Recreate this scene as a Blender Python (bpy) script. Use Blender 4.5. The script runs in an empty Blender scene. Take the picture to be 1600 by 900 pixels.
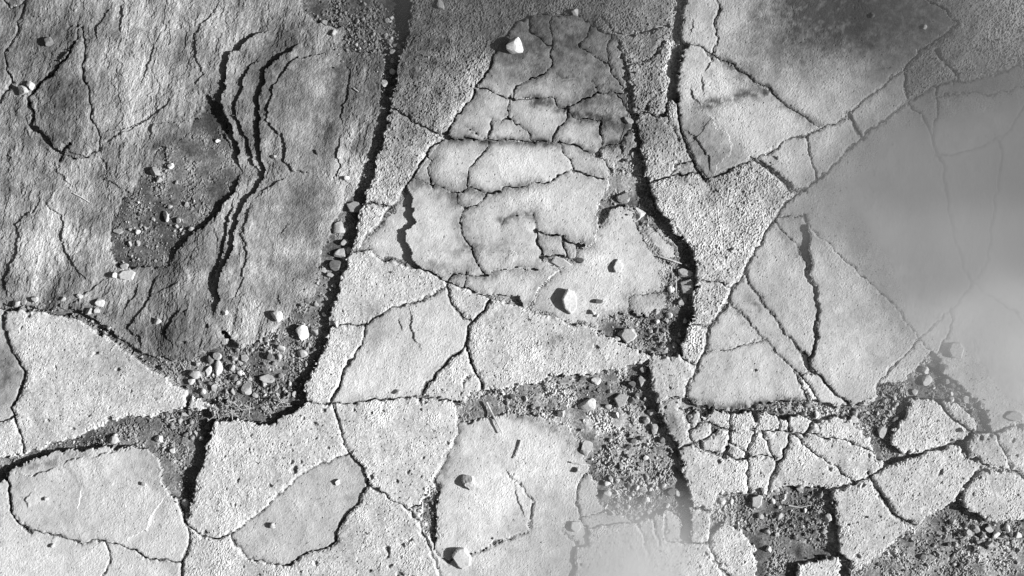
import bpy, math, random
import numpy as np

SC = bpy.context.scene
# ------------------------------------------------------------------ camera, sky, sun, exposure
PX = 0.001                      # one photograph pixel is one millimetre of ground
def wx(px): return (px - 800.0) * PX
def wy(py): return (450.0 - py) * PX
cam_d = bpy.data.cameras.new('camera'); cam_d.lens = 50.0; cam_d.sensor_width = 36.0
cam_d.clip_start = 0.05; cam_d.clip_end = 400.0
cam = bpy.data.objects.new('camera', cam_d); SC.collection.objects.link(cam)
cam.location = (0, 0, 0.012 + 1.6 * 50.0 / 36.0); cam.rotation_euler = (0, 0, 0)
SC.camera = cam

SUN_EL, SUN_AZ = math.radians(26), math.radians(-4)      # azimuth measured from +X
world = bpy.data.worlds.new('World'); SC.world = world; world.use_nodes = True
wn = world.node_tree.nodes; wl = world.node_tree.links
bgn = wn['Background']; bgn.inputs['Strength'].default_value = 0.05
sky = wn.new('ShaderNodeTexSky'); sky.sky_type = 'NISHITA'; sky.sun_disc = False
sky.sun_elevation = SUN_EL; sky.sun_rotation = math.radians(90) - SUN_AZ
red = wn.new('ShaderNodeSeparateColor')                    # black and white film behind a red filter: the red part of the sky, as grey
wl.new(sky.outputs[0], red.inputs[0]); wl.new(red.outputs[0], bgn.inputs['Color'])
sd = bpy.data.lights.new('sun', 'SUN'); sd.energy = 5.0; sd.angle = math.radians(0.5); sd.color = (1, 1, 1)
sun = bpy.data.objects.new('sun', sd); SC.collection.objects.link(sun)
sun.rotation_euler = (0, math.radians(90) - SUN_EL, SUN_AZ)
SC.view_settings.view_transform = 'Standard'; SC.view_settings.look = 'None'
SC.view_settings.exposure = 0.88; SC.view_settings.gamma = 1.0

COL = SC.collection
rng = np.random.default_rng(7)
random.seed(7)

# ------------------------------------------------------------------ tracing helpers
ORG = {'A': (300, 40), 'B': (260, 260), 'C': (1040, 600), 'D': (260, 480), 'E': (740, 0), 'F': (840, 560), 'G': (600, 200), 'H': (1000, 400)}
def P(s):
    """'10: x,y x,y | A: x,y' -> list of ground points in millimetres"""
    out = []
    for part in s.split('|'):
        key, pts = part.split(':'); key = key.strip()
        if key in ORG: ox, oy = ORG[key]; k = 3.75
        elif key == 'S': ox = oy = 0; k = 1.0
        else: ox, oy, k = 400 * int(key[0]), 300 * int(key[1]), 3.0
        for t in pts.split():
            x, y = t.split(','); out.append((ox + float(x) / k, oy + float(y) / k))
    return out
def extend_poly(p):
    o = []
    for x, y in p:
        if x <= 5: x = -460
        if x >= 1595: x = 2060
        if y <= 5: y = -400
        if y >= 895: y = 1300
        o.append((x, y))
    return o
def extend_line(p):
    p = list(p)
    for end in (0, -1):
        x, y = p[end]
        q = p[1] if end == 0 else p[-2]
        if x <= 5 or x >= 1595 or y <= 5 or y >= 895:
            dx, dy = x - q[0], y - q[1]; n = math.hypot(dx, dy) or 1
            dx, dy = dx / n, dy / n
            if x <= 5: dx = min(dx, -.6)
            if x >= 1595: dx = max(dx, .6)
            if y <= 5: dy = min(dy, -.6)
            if y >= 895: dy = max(dy, .6)
            e = [(x + dx * 110 + rng.normal(0, 8), y + dy * 110 + rng.normal(0, 8)), (x + dx * 230 + rng.normal(0, 20), y + dy * 230 + rng.normal(0, 20)), (x + dx * 480, y + dy * 480)]
            p = e[::-1] + p if end == 0 else p + e
    return p

# ------------------------------------------------------------------ grid and noise
STEP = 1.5
def axis(lo, hi, margin):
    core = np.arange(lo, hi + .1, STEP)
    g = []; s = STEP; a = 0
    while a < margin:
        s = min(s * 1.13, 9.0); a += s; g.append(a)
    g = np.array(g)
    return np.concatenate([lo - g[::-1], core, core[-1] + g])
XS = axis(-30, 1630, 380); YS = axis(-30, 930, 330)
W, H = len(XS), len(YS)
X, Y = np.meshgrid(XS, YS)
NT = 1280
_fx = np.fft.fftfreq(NT)[None, :]; _fy = np.fft.fftfreq(NT)[:, None]
def tile(seed, lo, hi, beta=1.0, ang=None, ratio=1.0):
    r = np.random.default_rng(seed)
    n = np.fft.fft2(r.standard_normal((NT, NT)).astype(np.float32))
    if ang is None: fx, fy = _fx, _fy
    else:
        c, s = math.cos(ang), math.sin(ang)
        fx = (_fx * c + _fy * s) / ratio; fy = -_fx * s + _fy * c
    f = np.sqrt(fx * fx + fy * fy) / STEP + 1e-9
    a = f ** (-beta) * np.exp(-(f * lo) ** 2 * .5) * (1 - np.exp(-(f * hi) ** 2))
    o = np.real(np.fft.ifft2(n * a)); o -= o.mean(); o /= o.std()
    return o.astype(np.float32)
IX = np.round((X + 600) / STEP).astype(int) % NT; IY = np.round((Y + 500) / STEP).astype(int) % NT
def fld(*a, **k): return tile(*a, **k)[IY, IX]
warp_x = fld(1, 6, 70, 1.5) * 1.7 + fld(3, 2, 10, 1) * .24
warp_y = fld(2, 6, 70, 1.5) * 1.7 + fld(4, 2, 10, 1) * .24
XW = X + warp_x; YW = Y + warp_y

def sl(x0, x1, y0, y1):
    a, b = np.searchsorted(XS, [x0, x1]); c, d = np.searchsorted(YS, [y0, y1])
    return slice(max(c - 1, 0), d + 1), slice(max(a - 1, 0), b + 1)
def seg_dist(line, pad, fn, soft=False):
    """calls fn(slice, distance, s along, side) for each segment of a polyline"""
    s0 = 0.0
    gx, gy = XW, YW
    for (ax, ay), (bx, by) in zip(line[:-1], line[1:]):
        q = sl(min(ax, bx) - pad - 9, max(ax, bx) + pad + 9, min(ay, by) - pad - 9, max(ay, by) + pad + 9)
        dx, dy = bx - ax, by - ay; L = math.hypot(dx, dy) or 1e-6
        xx, yy = gx[q] - ax, gy[q] - ay
        if xx.size:
            t = np.clip((xx * dx + yy * dy) / L / L, 0, 1)
            d = np.hypot(xx - t * dx, yy - t * dy)
            fn(q, d, s0 + t * L, xx * dy - yy * dx)
        s0 += L
    return s0
def line_dist(line, pad):
    D = np.full(X.shape, 1e3, np.float32)
    def f(q, d, s, side): D[q] = np.minimum(D[q], d)
    seg_dist(line, pad, f); return D
def inside(poly, warped=True):
    gx, gy = (XW, YW) if warped else (X, Y)
    px = [p[0] for p in poly]; py = [p[1] for p in poly]
    q = sl(min(px) - 10, max(px) + 10, min(py) - 10, max(py) + 10)
    xx, yy = gx[q], gy[q]; m = np.zeros(xx.shape, bool)
    n = len(poly)
    for i in range(n):
        x1, y1 = poly[i]; x2, y2 = poly[(i + 1) % n]
        if y1 == y2: continue
        m ^= ((y1 > yy) != (y2 > yy)) & (xx < (x2 - x1) * (yy - y1) / (y2 - y1) + x1)
    M = np.zeros(X.shape, bool); M[q] = m; return M

# ------------------------------------------------------------------ traced layout
SOIL = [  # areas of bare soil and grit between the stones
 '10: 150,0 200,40 300,110 420,130 360,220 520,240 600,250 588,400 570,560 530,680 500,770 470,880 | 11: 430,30 400,90 350,150 350,210 300,270 290,400 260,490 170,540 100,640 | D: 430,250 380,210 340,130 300,110 | 01: 1060,700 900,790 780,790 700,760 620,730 560,690 480,620 380,556 330,545 200,550 80,530 0,490 0,540 25,555 200,560 360,590 440,640 520,690 600,750 700,820 820,900 | 02: 890,45 1030,120 1010,170 1090,165 1200,182 | 12: 70,190 150,140 240,90 230,0 | 11: 240,890 320,720 348,635 345,600 400,400 430,300 450,260 470,180 490,80 515,50 515,0 | 10: 540,880 560,760 590,680 610,600 630,500 640,440 665,300 690,230 720,100 740,0',
 '00: 905,560 860,640 750,690 690,750 640,830 600,900 | 01: 590,0 530,80 510,170 510,280 560,350 640,350 760,350 800,340 820,270 900,190 985,130 1060,30 | 00: 1110,860 1085,740 1060,640 1045,500 1010,470 960,440 935,530',
 '02: 0,370 60,345 115,325 330,260 430,210 550,165 660,160 770,125 860,110 875,120 960,130 1000,180 960,330 930,440 890,560 885,660 870,650 840,560 770,490 730,350 690,300 560,295 400,310 250,320 120,370 30,425 20,460 0,470',
 '20: 490,185 510,250 525,300 520,370 545,450 550,540 570,600 590,680 560,720 545,745 485,760 470,800 440,890 | 21: 435,0 405,60 395,185 440,120 470,85 560,60 600,150 640,150 690,160 720,210 780,250 792,310 720,330 705,380 720,470 728,545 640,580 560,565 440,590 398,645 500,710 620,750 650,775 790,775 810,700 840,620 850,520 870,420 865,330 850,260 800,235 760,190 720,120 680,60 660,0 | 20: 660,900 640,840 620,780 605,700 595,600 590,540 575,480 550,400 545,320 530,260 500,185',
 '20: 775,0 765,60 760,130 755,200 735,280 730,380 735,460 770,480 786,470 780,380 795,270 828,200 800,190 805,110 800,60 822,20 830,0',
 '21: 640,770 630,790 500,830 400,850 200,870 100,895 | 12: 1050,35 1020,50 960,85 905,75 945,130 960,180 1080,160 1200,140 | 22: 130,150 250,200 310,270 360,400 410,540 430,590 590,650 720,590 790,640 800,740 840,740 840,580 850,560 800,380 790,310 740,240 700,130 680,75 655,0',
 '22: 960,520 1050,515 1105,510 1200,508 | 32: 0,500 200,478 300,493 310,580 335,690 345,790 390,850 400,890 340,815 150,840 0,890 | 22: 1200,890 1155,890 1150,860 1140,760 1080,690 1000,660 935,720 930,600 940,580',
 '32: 420,900 400,865 440,855 540,790 635,710 690,670 770,620 890,540 905,548 950,590 1030,640 1120,645 1200,660 1200,900',
 '32: 0,95 190,105 260,110 380,100 450,95 500,75 | 31: 515,910 530,895 640,895 760,745 815,780 840,850 890,890 | 32: 925,30 990,80 1035,150 1060,225 960,237 985,190 950,135 900,97 800,82 780,72 680,62 655,130 615,190 572,260 590,292 640,322 742,320 590,380 560,375 500,350 480,250 380,170 320,140 215,190 160,150 100,170 50,160 0,130',
 'C: 100,70 130,50 150,110 240,135 380,160 520,120 700,100 860,105 1000,110 1000,170 900,220 800,185 720,195 660,195 600,150 555,165 535,245 500,170 470,160 385,178 285,148 240,170 215,215 200,150 150,140 125,185 95,130',
 '12: 845,440 862,520 845,600 850,700 842,790 815,720 785,650 770,640 790,560',
 '32: 885,290 890,270 940,245 960,235 935,300 960,340 1010,370 1080,402 1000,372 930,340',
 'C: 495,365 478,370 462,410 462,440 480,460 492,430',
]
CRACKS = [  # (width mm, line)
 # mortar band left of the cracked slab
 (3.4, 'E: 110,330 70,430 20,500 | 10: 1000,470 940,560 885,635 810,720 740,820 695,900 | 11: 640,65 560,165 470,280 430,295'),
 (3.2, '10: 625,500 700,545 740,575 800,600 885,635'), (3.2, '11: 505,55 560,52 625,65'),
 # rounded top of the cracked slab
 (2.6, 'E: 110,330 185,220 260,120 340,90 400,75 460,92 530,85 610,95 690,150 745,180 805,205 840,215'),
 (2.4, 'E: 610,95 680,100 745,105 790,150 830,208'), (4.0, 'E: 835,212 910,205 1000,175 1080,160 1180,160'),
 (2.4, 'E: 455,105 445,150 455,230 462,300 455,370 430,415 370,445 290,490 235,530 225,575'),
 (2.3, 'E: 315,110 340,180 400,235 460,270'), (2.3, 'E: 690,155 640,220 605,268 700,335 790,375'),
 (2.3, 'E: 805,205 795,280 797,375 815,440 885,525'), (2.3, 'E: 490,430 530,460 600,470 680,470 715,510 720,535 640,590 545,635'),
 (2.6, 'E: 20,505 100,540 200,580 330,585 400,580 460,580 500,620 545,640 600,690 730,715 830,720'),
 (2.4, 'E: 720,535 830,540 895,545'), (2.3, 'E: 830,545 880,580 895,650 905,690'), (3.2, 'E: 545,640 560,690 500,755 450,822'),
 (2.6, 'E: 745,718 742,800 740,900'), (2.3, 'G: 500,0 600,60 | E: 110,720 220,690'), (2.3, 'E: 220,690 200,600 200,580'), (2.3, 'E: 220,690 320,770 345,820'),
 (2.7, 'G: 340,45 480,55 525,60 | E: 100,810 250,825 350,820 480,825 590,855 690,895 | 20: 440,760 470,790 460,830'),
 (3.0, 'E: 925,745 860,830 870,890'), (2.4, 'E: 690,895 860,830'),
 (2.6, 'E: 110,720 85,840 | G: 610,80 590,140 520,220 490,290 495,345 600,380 750,355 820,340 860,315 975,310 1040,270 1120,245 | 20: 450,850'),
 (2.2, 'G: 1025,80 1060,150 1115,242'), (2.6, 'G: 495,348 430,375 410,430 475,470 520,455 605,383'),
 (2.4, 'G: 475,470 440,550 460,620 490,680 520,750 580,840 610,857'), (2.2, 'G: 165,285 230,315 280,345 400,375 430,378'),
 (2.2, 'G: 255,160 290,190 265,250 280,345'), (2.2, 'G: 690,550 730,510 870,510 885,570 893,612'),
 (4.2, 'G: 893,612 970,622 1030,630 1135,684'), (4.2, 'G: 893,615 905,690 925,752'), (4.2, 'G: 1060,640 1060,700 1070,757'),
 (3.2, 'G: 920,752 1010,748 1060,760 1110,750 1140,690'), (2.6, 'G: 365,885 400,855 600,857 650,830 750,828 910,818'),
 (2.2, 'G: 475,850 475,915'), (2.3, '21: 75,545 130,450 220,370 | G: 1110,750'), (2.3, 'G: 1140,690 1195,680'),
 (2.4, '21: 550,490 555,560'), (2.4, '21: 545,490 620,475 725,470'), (2.6, '21: 600,150 650,230 690,300 720,325 800,332'),
 (3.2, '11: 450,270 480,270 560,300 700,345 810,380 890,420 1000,455 1100,490 1200,522 | 21: 60,550 230,600 395,650'),
 # mortar bands right of it
 (2.3, '20: 530,315 640,275 700,210 765,175'), (3.2, '20: 575,555 620,525 720,550 735,470'), (2.3, '20: 620,525 640,480 690,445'),
 (2.6, '20: 720,545 740,590 775,645'), (3.4, '20: 640,860 740,820 855,805 905,835'), (2.6, '20: 740,820 770,775 825,760'),
 (4.6, '20: 770,470 790,560 800,620 820,690 850,770 905,835'),
 (3.4, '20: 905,835 1000,800 1140,745 1200,715 | 30: 110,640 180,645 240,600 360,560 385,525 490,440 610,340 730,230 890,105 800,20 760,0'),
 (4.2, 'H: 290,760 340,640 380,580 405,500 405,430 440,370 520,275 545,200 605,100 660,0 | 31: 25,140 90,40 | 30: 170,890 230,840 340,740 440,640 640,490 780,400 940,375 1080,335 1200,312'),
 (7.0, '20: 1140,745 1200,790 | 30: 50,835 110,885 170,890'), (3.0, '30: 190,645 210,770 230,840'), (6.5, '30: 380,540 400,590 440,640'),
 (4.0, '30: 640,345 655,430 660,480'), (4.0, '30: 800,240 840,290 890,370'),
 # slab with the long broken corner, upper right
 (3.0, '20: 828,200 940,255 1050,320 1200,425 | 30: 100,500 240,600'), (2.5, '20: 960,-10 988,40 955,120 965,180 940,262'),
 # smooth slabs, right
 (2.6, 'H: 345,145 430,150 490,165 545,185'), (3.6, 'H: 300,412 405,415'), (3.2, 'H: 605,105 660,190 740,290 800,380 880,480 950,560 1000,590'),
 (3.0, 'H: 525,275 620,360 735,490 870,640 940,700 1010,690'), (3.4, 'H: 940,700 1000,780 1050,850 1085,910'), (3.0, 'H: 905,690 950,770 990,860'),
 (2.2, 'H: 735,490 600,520 480,550 405,562'), (2.8, 'H: 940,560 960,620 1000,690'),
 (2.8, '31: 25,140 100,210 160,300 190,375'), (5.0, '31: 190,375 215,440 235,520 | H: 1035,330 1030,480 1008,600 1012,690'),
 (3.8, 'H: 1010,690 1100,760 1200,840 | 32: 290,20 335,55 385,97'), (2.2, '31: 180,110 195,260 205,350 195,385'),
 (2.4, '31: 40,120 180,105 200,170 310,270 400,350 490,440 600,540 700,670 755,740'), (3.0, '31: 710,690 640,760 590,810 530,880 515,910'),
 (2.8, '30: 660,490 720,540 770,630 800,720 830,800 840,900 | 31: 860,130 900,260 960,430 900,520 860,560 705,690'), (2.4, '30: 790,410 800,520 775,640'),
 (2.4, '31: 965,430 1150,560 1200,600'), (2.4, '30: 1080,650 1100,700 1085,820 | 31: 1070,90 1050,200 1035,330 960,430'), (2.4, '30: 1200,510 1140,605 1080,650 960,700 800,725'),
 (2.4, '30: 1200,405 1060,440 940,435 790,450'), (3.0, '31: 860,560 880,600 800,760'),
 # pale slabs, middle row
 (2.7, '11: 340,632 430,630 515,622'), (3.2, '11: 515,625 560,590 640,540 780,510 885,445'), (3.0, '11: 515,622 490,710 430,800 390,890 | 12: 380,25'),
 (6.0, '11: 430,800 395,885 | 12: 380,30 345,88'), (4.0, '11: 888,420 888,450 900,490 920,540 995,605'), (4.0, '11: 1105,490 1060,570 1000,620 985,700'),
 (5.0, '11: 985,700 960,740 900,790 850,840 800,895 | 12: 790,30 772,66'), (3.0, '11: 985,720 1015,830 1045,895 | 12: 1052,40'), (2.3, '11: 975,905 1000,865 1035,855'),
 (3.2, '12: 225,85 350,90 540,80 700,60 860,65 910,80'),
 # pale slabs, bottom left
 (4.0, '01: 20,545 25,560 10,640 50,720 110,840 105,900 | 02: 60,120 62,160'), (3.0, '02: -10,188 60,158'), (2.6, '02: 62,160 95,260 112,328'), (6.0, '02: 892,40 865,118'),
 (4.5, '02: 30,425 40,500 45,590 70,640 130,690'), (3.2, '02: 130,690 190,685 245,700 370,750 430,730 500,733 570,760 640,795 700,828 770,832 840,838'),
 (2.7, '02: 506,738 510,780 490,910'), (5.0, '02: 840,550 875,640 885,700 880,770 845,840 845,910'), (3.6, '02: 880,665 940,710 1030,722 1080,705'),
 (2.4, '02: 1080,705 1200,620 | 12: 40,570 100,530 160,470 240,400 370,345 430,320'), (3.0, '02: 1080,705 1100,755 1200,830 | 12: 60,840 160,850 220,800 330,775 375,740 370,690 400,650 470,570 515,470'),
 (3.0, '12: 355,88 385,180 430,315 500,400 520,465'), (3.0, '12: 520,465 560,492 700,590 765,640'), (2.3, '12: 710,585 790,545'),
 (3.0, '12: 955,165 950,200 900,320 840,450'), (3.0, '12: 765,640 800,740 865,910'),
 # sandy low slab
 (2.6, '22: 350,430 310,500 305,560 320,640'), (2.4, '22: 430,590 310,640 340,670 360,760 300,760 250,700'),
 (2.6, '22: 340,670 590,650 730,590'), (2.4, '22: 590,650 630,740 640,780'), (2.4, '22: 650,620 680,680 690,740'), (2.4, '22: 720,620 730,740 800,745'), (3.0, '12: 842,790 900,840 | 22: 60,700'),
 (5.0, '01: -12,545 25,555 200,557 360,590 440,640 520,690 600,750 700,820 820,900 | 02: 890,43'), (3.0, 'H: 235,590 270,612 340,642'), (3.2, 'H: 290,760 258,830'), (4.0, '02: 965,130 1005,178 1095,160'), (4.0, '32: 555,378 640,342 742,318 830,300 895,270'), (5.0, '32: 1010,400 1080,402 1160,412'),
 (2.8, '00: 272,697 340,740 400,730 468,692'), (2.8, '00: 350,185 352,112'), (2.8, '00: 45,370 30,420 -12,470'), (2.6, '22: -6,445 50,490 105,560 85,620 88,665'),
 # shattered paving, right
 (2.8, 'C: -10,95 80,68 112,75'), (5.0, 'C: 70,400 110,370 165,350'), (3.0, 'C: 95,130 120,190 145,230 145,330 165,350'), (4.0, 'C: 155,145 135,205'),
 (3.2, 'C: 145,275 190,245 225,215'), (3.2, 'C: 225,222 265,240 310,265 378,275'), (3.6, 'C: 380,165 383,275 370,290 380,350 365,400'), (3.0, 'C: 380,345 455,388'),
 (3.2, 'C: 155,350 240,320 310,275'), (3.0, 'C: 262,238 277,292'), (2.8, 'C: 210,340 205,390'), (4.2, 'C: 165,350 200,385 320,415 440,440 470,445'), (8.0, 'C: 365,395 352,418'),
 (3.0, 'C: 530,275 500,350 490,375'), (3.0, 'C: 480,450 480,640'), (2.7, 'C: 515,262 580,275 730,277'), (2.3, 'C: 660,190 655,278'), (3.0, 'C: 715,190 725,282'),
 (3.0, 'C: 570,278 600,370 620,420 650,455'), (2.6, 'C: 485,427 550,418 625,435'), (3.8, 'C: 730,275 715,360 690,430 650,460 645,510 603,640'), (3.0, 'C: 730,283 760,295 860,395 1000,490 1115,580'),
 (2.6, 'C: 755,295 830,290 930,315 1040,335 1180,385 | 32: 500,335'), (5.5, 'C: 825,292 890,230 990,170'), (3.6, 'C: 885,235 870,215'),
 (7.0, '32: 475,430 540,530 600,620 690,670'), (4.0, '32: 290,500 350,485 410,465 470,440 520,410 565,378'), (6.0, '32: 885,550 925,480 1010,400 1080,402'), (5.0, '32: 780,68 830,115 880,160 950,222'),
 (4.0, '22: 838,575 870,585 945,580'), (3.2, '22: 835,742 925,742'), (3.4, '22: 935,720 925,745 960,840 1010,900'), (4.0, '32: 1060,225 1090,270 1130,350 1150,410 1200,440'), (5.0, '32: 1055,228 1130,200 1200,188'),
 (4.0, '22: 280,900 300,760'),
 # slate, left: the sunken stone and long joints
 (3.6, '00: 0,-30 40,30 110,0'), (3.4, '00: 110,0 95,40 70,90 70,150 20,230 10,270 45,370'), (3.4, '00: 318,113 370,118 393,190 388,290 385,370 410,440 428,560 445,600 465,690'),
 (5.0, '00: 350,178 310,265 250,335 160,430 140,470 155,540 150,590'), (6.0, '00: 150,590 210,645 272,697'), (6.0, '00: 315,680 280,745'),
 # outside the frame
 (5, 'S: -30,-170 300,-190 620,-150 980,-190 1330,-160 1700,-190 2060,-150'), (5, 'S: -460,1090 -100,1060 330,1100 760,1050 1150,1090 1500,1060 2060,1100'),
 (5, 'S: -170,-380 -200,60 -160,470 -200,800 -160,1290'), (5, 'S: 1790,-380 1760,60 1800,470 1770,800 1800,1290'),
 (4, 'S: 200,-190 150,-400'), (4, 'S: 1100,-170 1140,-400'), (4, 'S: 500,1080 540,1300'), (4, 'S: 1350,1070 1300,1300'),
]
# ledges: (height mm, decay mm, high side: +1 right of travel, line travelled top to bottom)
LEDGES = [
 (7.0, 70, -1, 'A: 455,20 380,40 300,90 215,165 195,270 180,400 180,480 225,590 255,680 270,800 300,850'),
 (4.5, 60, -1, 'A: 400,180 340,240 295,310 280,400 240,525 275,560 310,650 340,750 360,830 405,860'),
 (6.5, 60, -1, 'A: 630,85 575,145 500,200 440,270 425,340 400,380 390,500 400,620 395,760 435,850 | B: 560,75 470,190 420,300 405,420 370,530 320,640 300,720 310,780 270,890'),
 (4.0, 90, -1, 'A: 800,150 620,185 540,260 470,390 455,480 440,560 525,635 545,700 535,780 590,845 690,855 750,850'),
 (6.0, 40, -1, 'B: 440,30 410,110 330,220 265,320'), (4.5, 40, -1, 'B: 385,190 375,260 360,320 365,390 330,500 300,600 250,750'),
 (2.5, 40, -1, 'B: 500,200 480,290 455,370 465,480 465,570 440,660 360,830'), (3.0, 60, -1, 'B: 720,30 700,70 610,120 510,170'),
 (3.5, 30, -1, 'B: 265,320 190,350 130,400 40,490 40,560'), (2.2, 30, -1, 'B: 265,340 290,400 300,480 295,540'),
 (3.5, 25, -1, 'A: 880,620 850,740 860,790 835,870 890,900'), (2.5, 25, -1, 'A: 880,220 930,250 930,330 880,460 870,600'),
 (2.5, 40, -1, '00: 1020,20 960,90 905,160 920,290 955,340 930,380 930,430'), (3.0, 30, -1, '00: 580,0 575,80 550,150'), (2.4, 40, -1, '00: 530,0 490,60 450,130 455,210'),
 (2.2, 40, -1, '00: 780,110 720,210 690,290 640,420'), (2.5, 30, 1, '00: 465,690 540,640 620,600 740,520 820,440'), (2.0, 40, 1, '00: 445,600 580,605 700,540'),
 (2.0, 30, -1, '00: 890,560 780,570 710,590 690,680'), (3.0, 40, -1, '01: 180,25 160,90 65,150 95,200 50,340 10,430 25,500'), (2.6, 40, -1, '01: 190,25 270,95 285,190 300,270 350,350 430,440'),
 (2.2, 40, -1, '01: 150,480 160,360 210,230'), (2.5, 30, -1, '01: 500,390 440,440 340,520 300,560'),
 (3.4, 40, -1, '01: 740,370 710,440 700,490 650,560 630,600 590,650 650,690 655,740'), (2.6, 30, -1, '01: 640,400 620,490 560,580'), (2.8, 30, -1, '01: 840,420 780,450 700,485'),
 (4.0, 40, -1, '01: 860,520 800,600 785,660 805,740'), (2.4, 30, -1, '01: 900,560 830,570'), (3, 40, -1, '01: 1050,640 1060,680 1110,720'),
 (2.2, 30, -1, '00: 440,720 500,770 500,800 450,740'), (2.0, 40, -1, '00: 440,810 520,850 580,890 | 01: 600,20'), (2.5, 40, -1, '00: 10,710 40,740 35,770'), (2.5, 40, -1, '00: 250,750 270,800 330,880'),
 (1.6, 50, 1, '10: 550,500 500,580 440,680 420,750'), (2.0, 40, -1, '00: 360,440 345,560 320,650'), (2.4, 30, -1, '00: 110,70 180,60 180,0'),
 # upper right slab
 (3.0, 50, 1, '20: 900,535 945,550 970,600 1020,635 1040,670 1010,720 970,760 950,815'), (2.6, 40, -1, '20: 840,390 850,430 880,500'), (2.2, 40, -1, '20: 805,590 860,640 900,710 945,810'),
 (2.0, 40, -1, '20: 935,275 905,345'), (1.8, 30, -1, '20: 895,350 907,400 895,450'), (1.6, 40, -1, '20: 850,90 840,170'),
 (2.0, 60, -1, '11: 720,530 730,640 745,690 770,720 765,750'), (1.6, 60, -1, '11: 665,590 680,660'), (2.4, 60, 1, '02: 770,520 700,640 690,690 580,740'),
 (3.0, 40, 1, '02: 90,410 160,430 270,385'), (2.6, 40, 1, '02: 295,382 345,350 390,340'), (2.6, 40, 1, '02: 430,350 545,302'), (2.2, 40, -1, '02: 135,515 115,545 125,580'),
 (1.6, 60, 1, '02: 380,490 370,600'), (2.0, 50, -1, '12: 1175,400 1200,460'), (2.0, 50, 1, 'G: 745,710 795,745'), (1.6, 40, -1, 'B: 700,320 705,350 670,390'),
 (1.4, 40, -1, 'B: 740,640 745,680'), (2.0, 40, -1, 'B: 655,740 670,810'), (1.8, 60, -1, '22: 10,470 30,540 60,640'),
]
RAISED = [  # thin upper layers of a stone: (height mm, polygon)
 (7.6, 'G: 125,345 185,410 165,470 187,545 120,620 118,680 150,760 200,812 300,900 500,960 800,990 | 21: 60,545 130,450 220,370 | G: 930,765 1010,760 1100,760 1140,700 1200,685 | 21: 387,228 405,60 435,0 | 20: 480,760 560,720 620,560 560,100 300,0 0,0 | E: 60,250 -60,560 | G: 250,100'),
 (5.0, '00: 160,425 250,332 350,180 385,190 390,300 385,370 355,460 345,560 320,660 275,698 150,592 155,540 140,470'),
 (3.0, '00: 355,460 385,370 412,440 430,560 465,690 400,730 310,700 345,560'),
]
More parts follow.
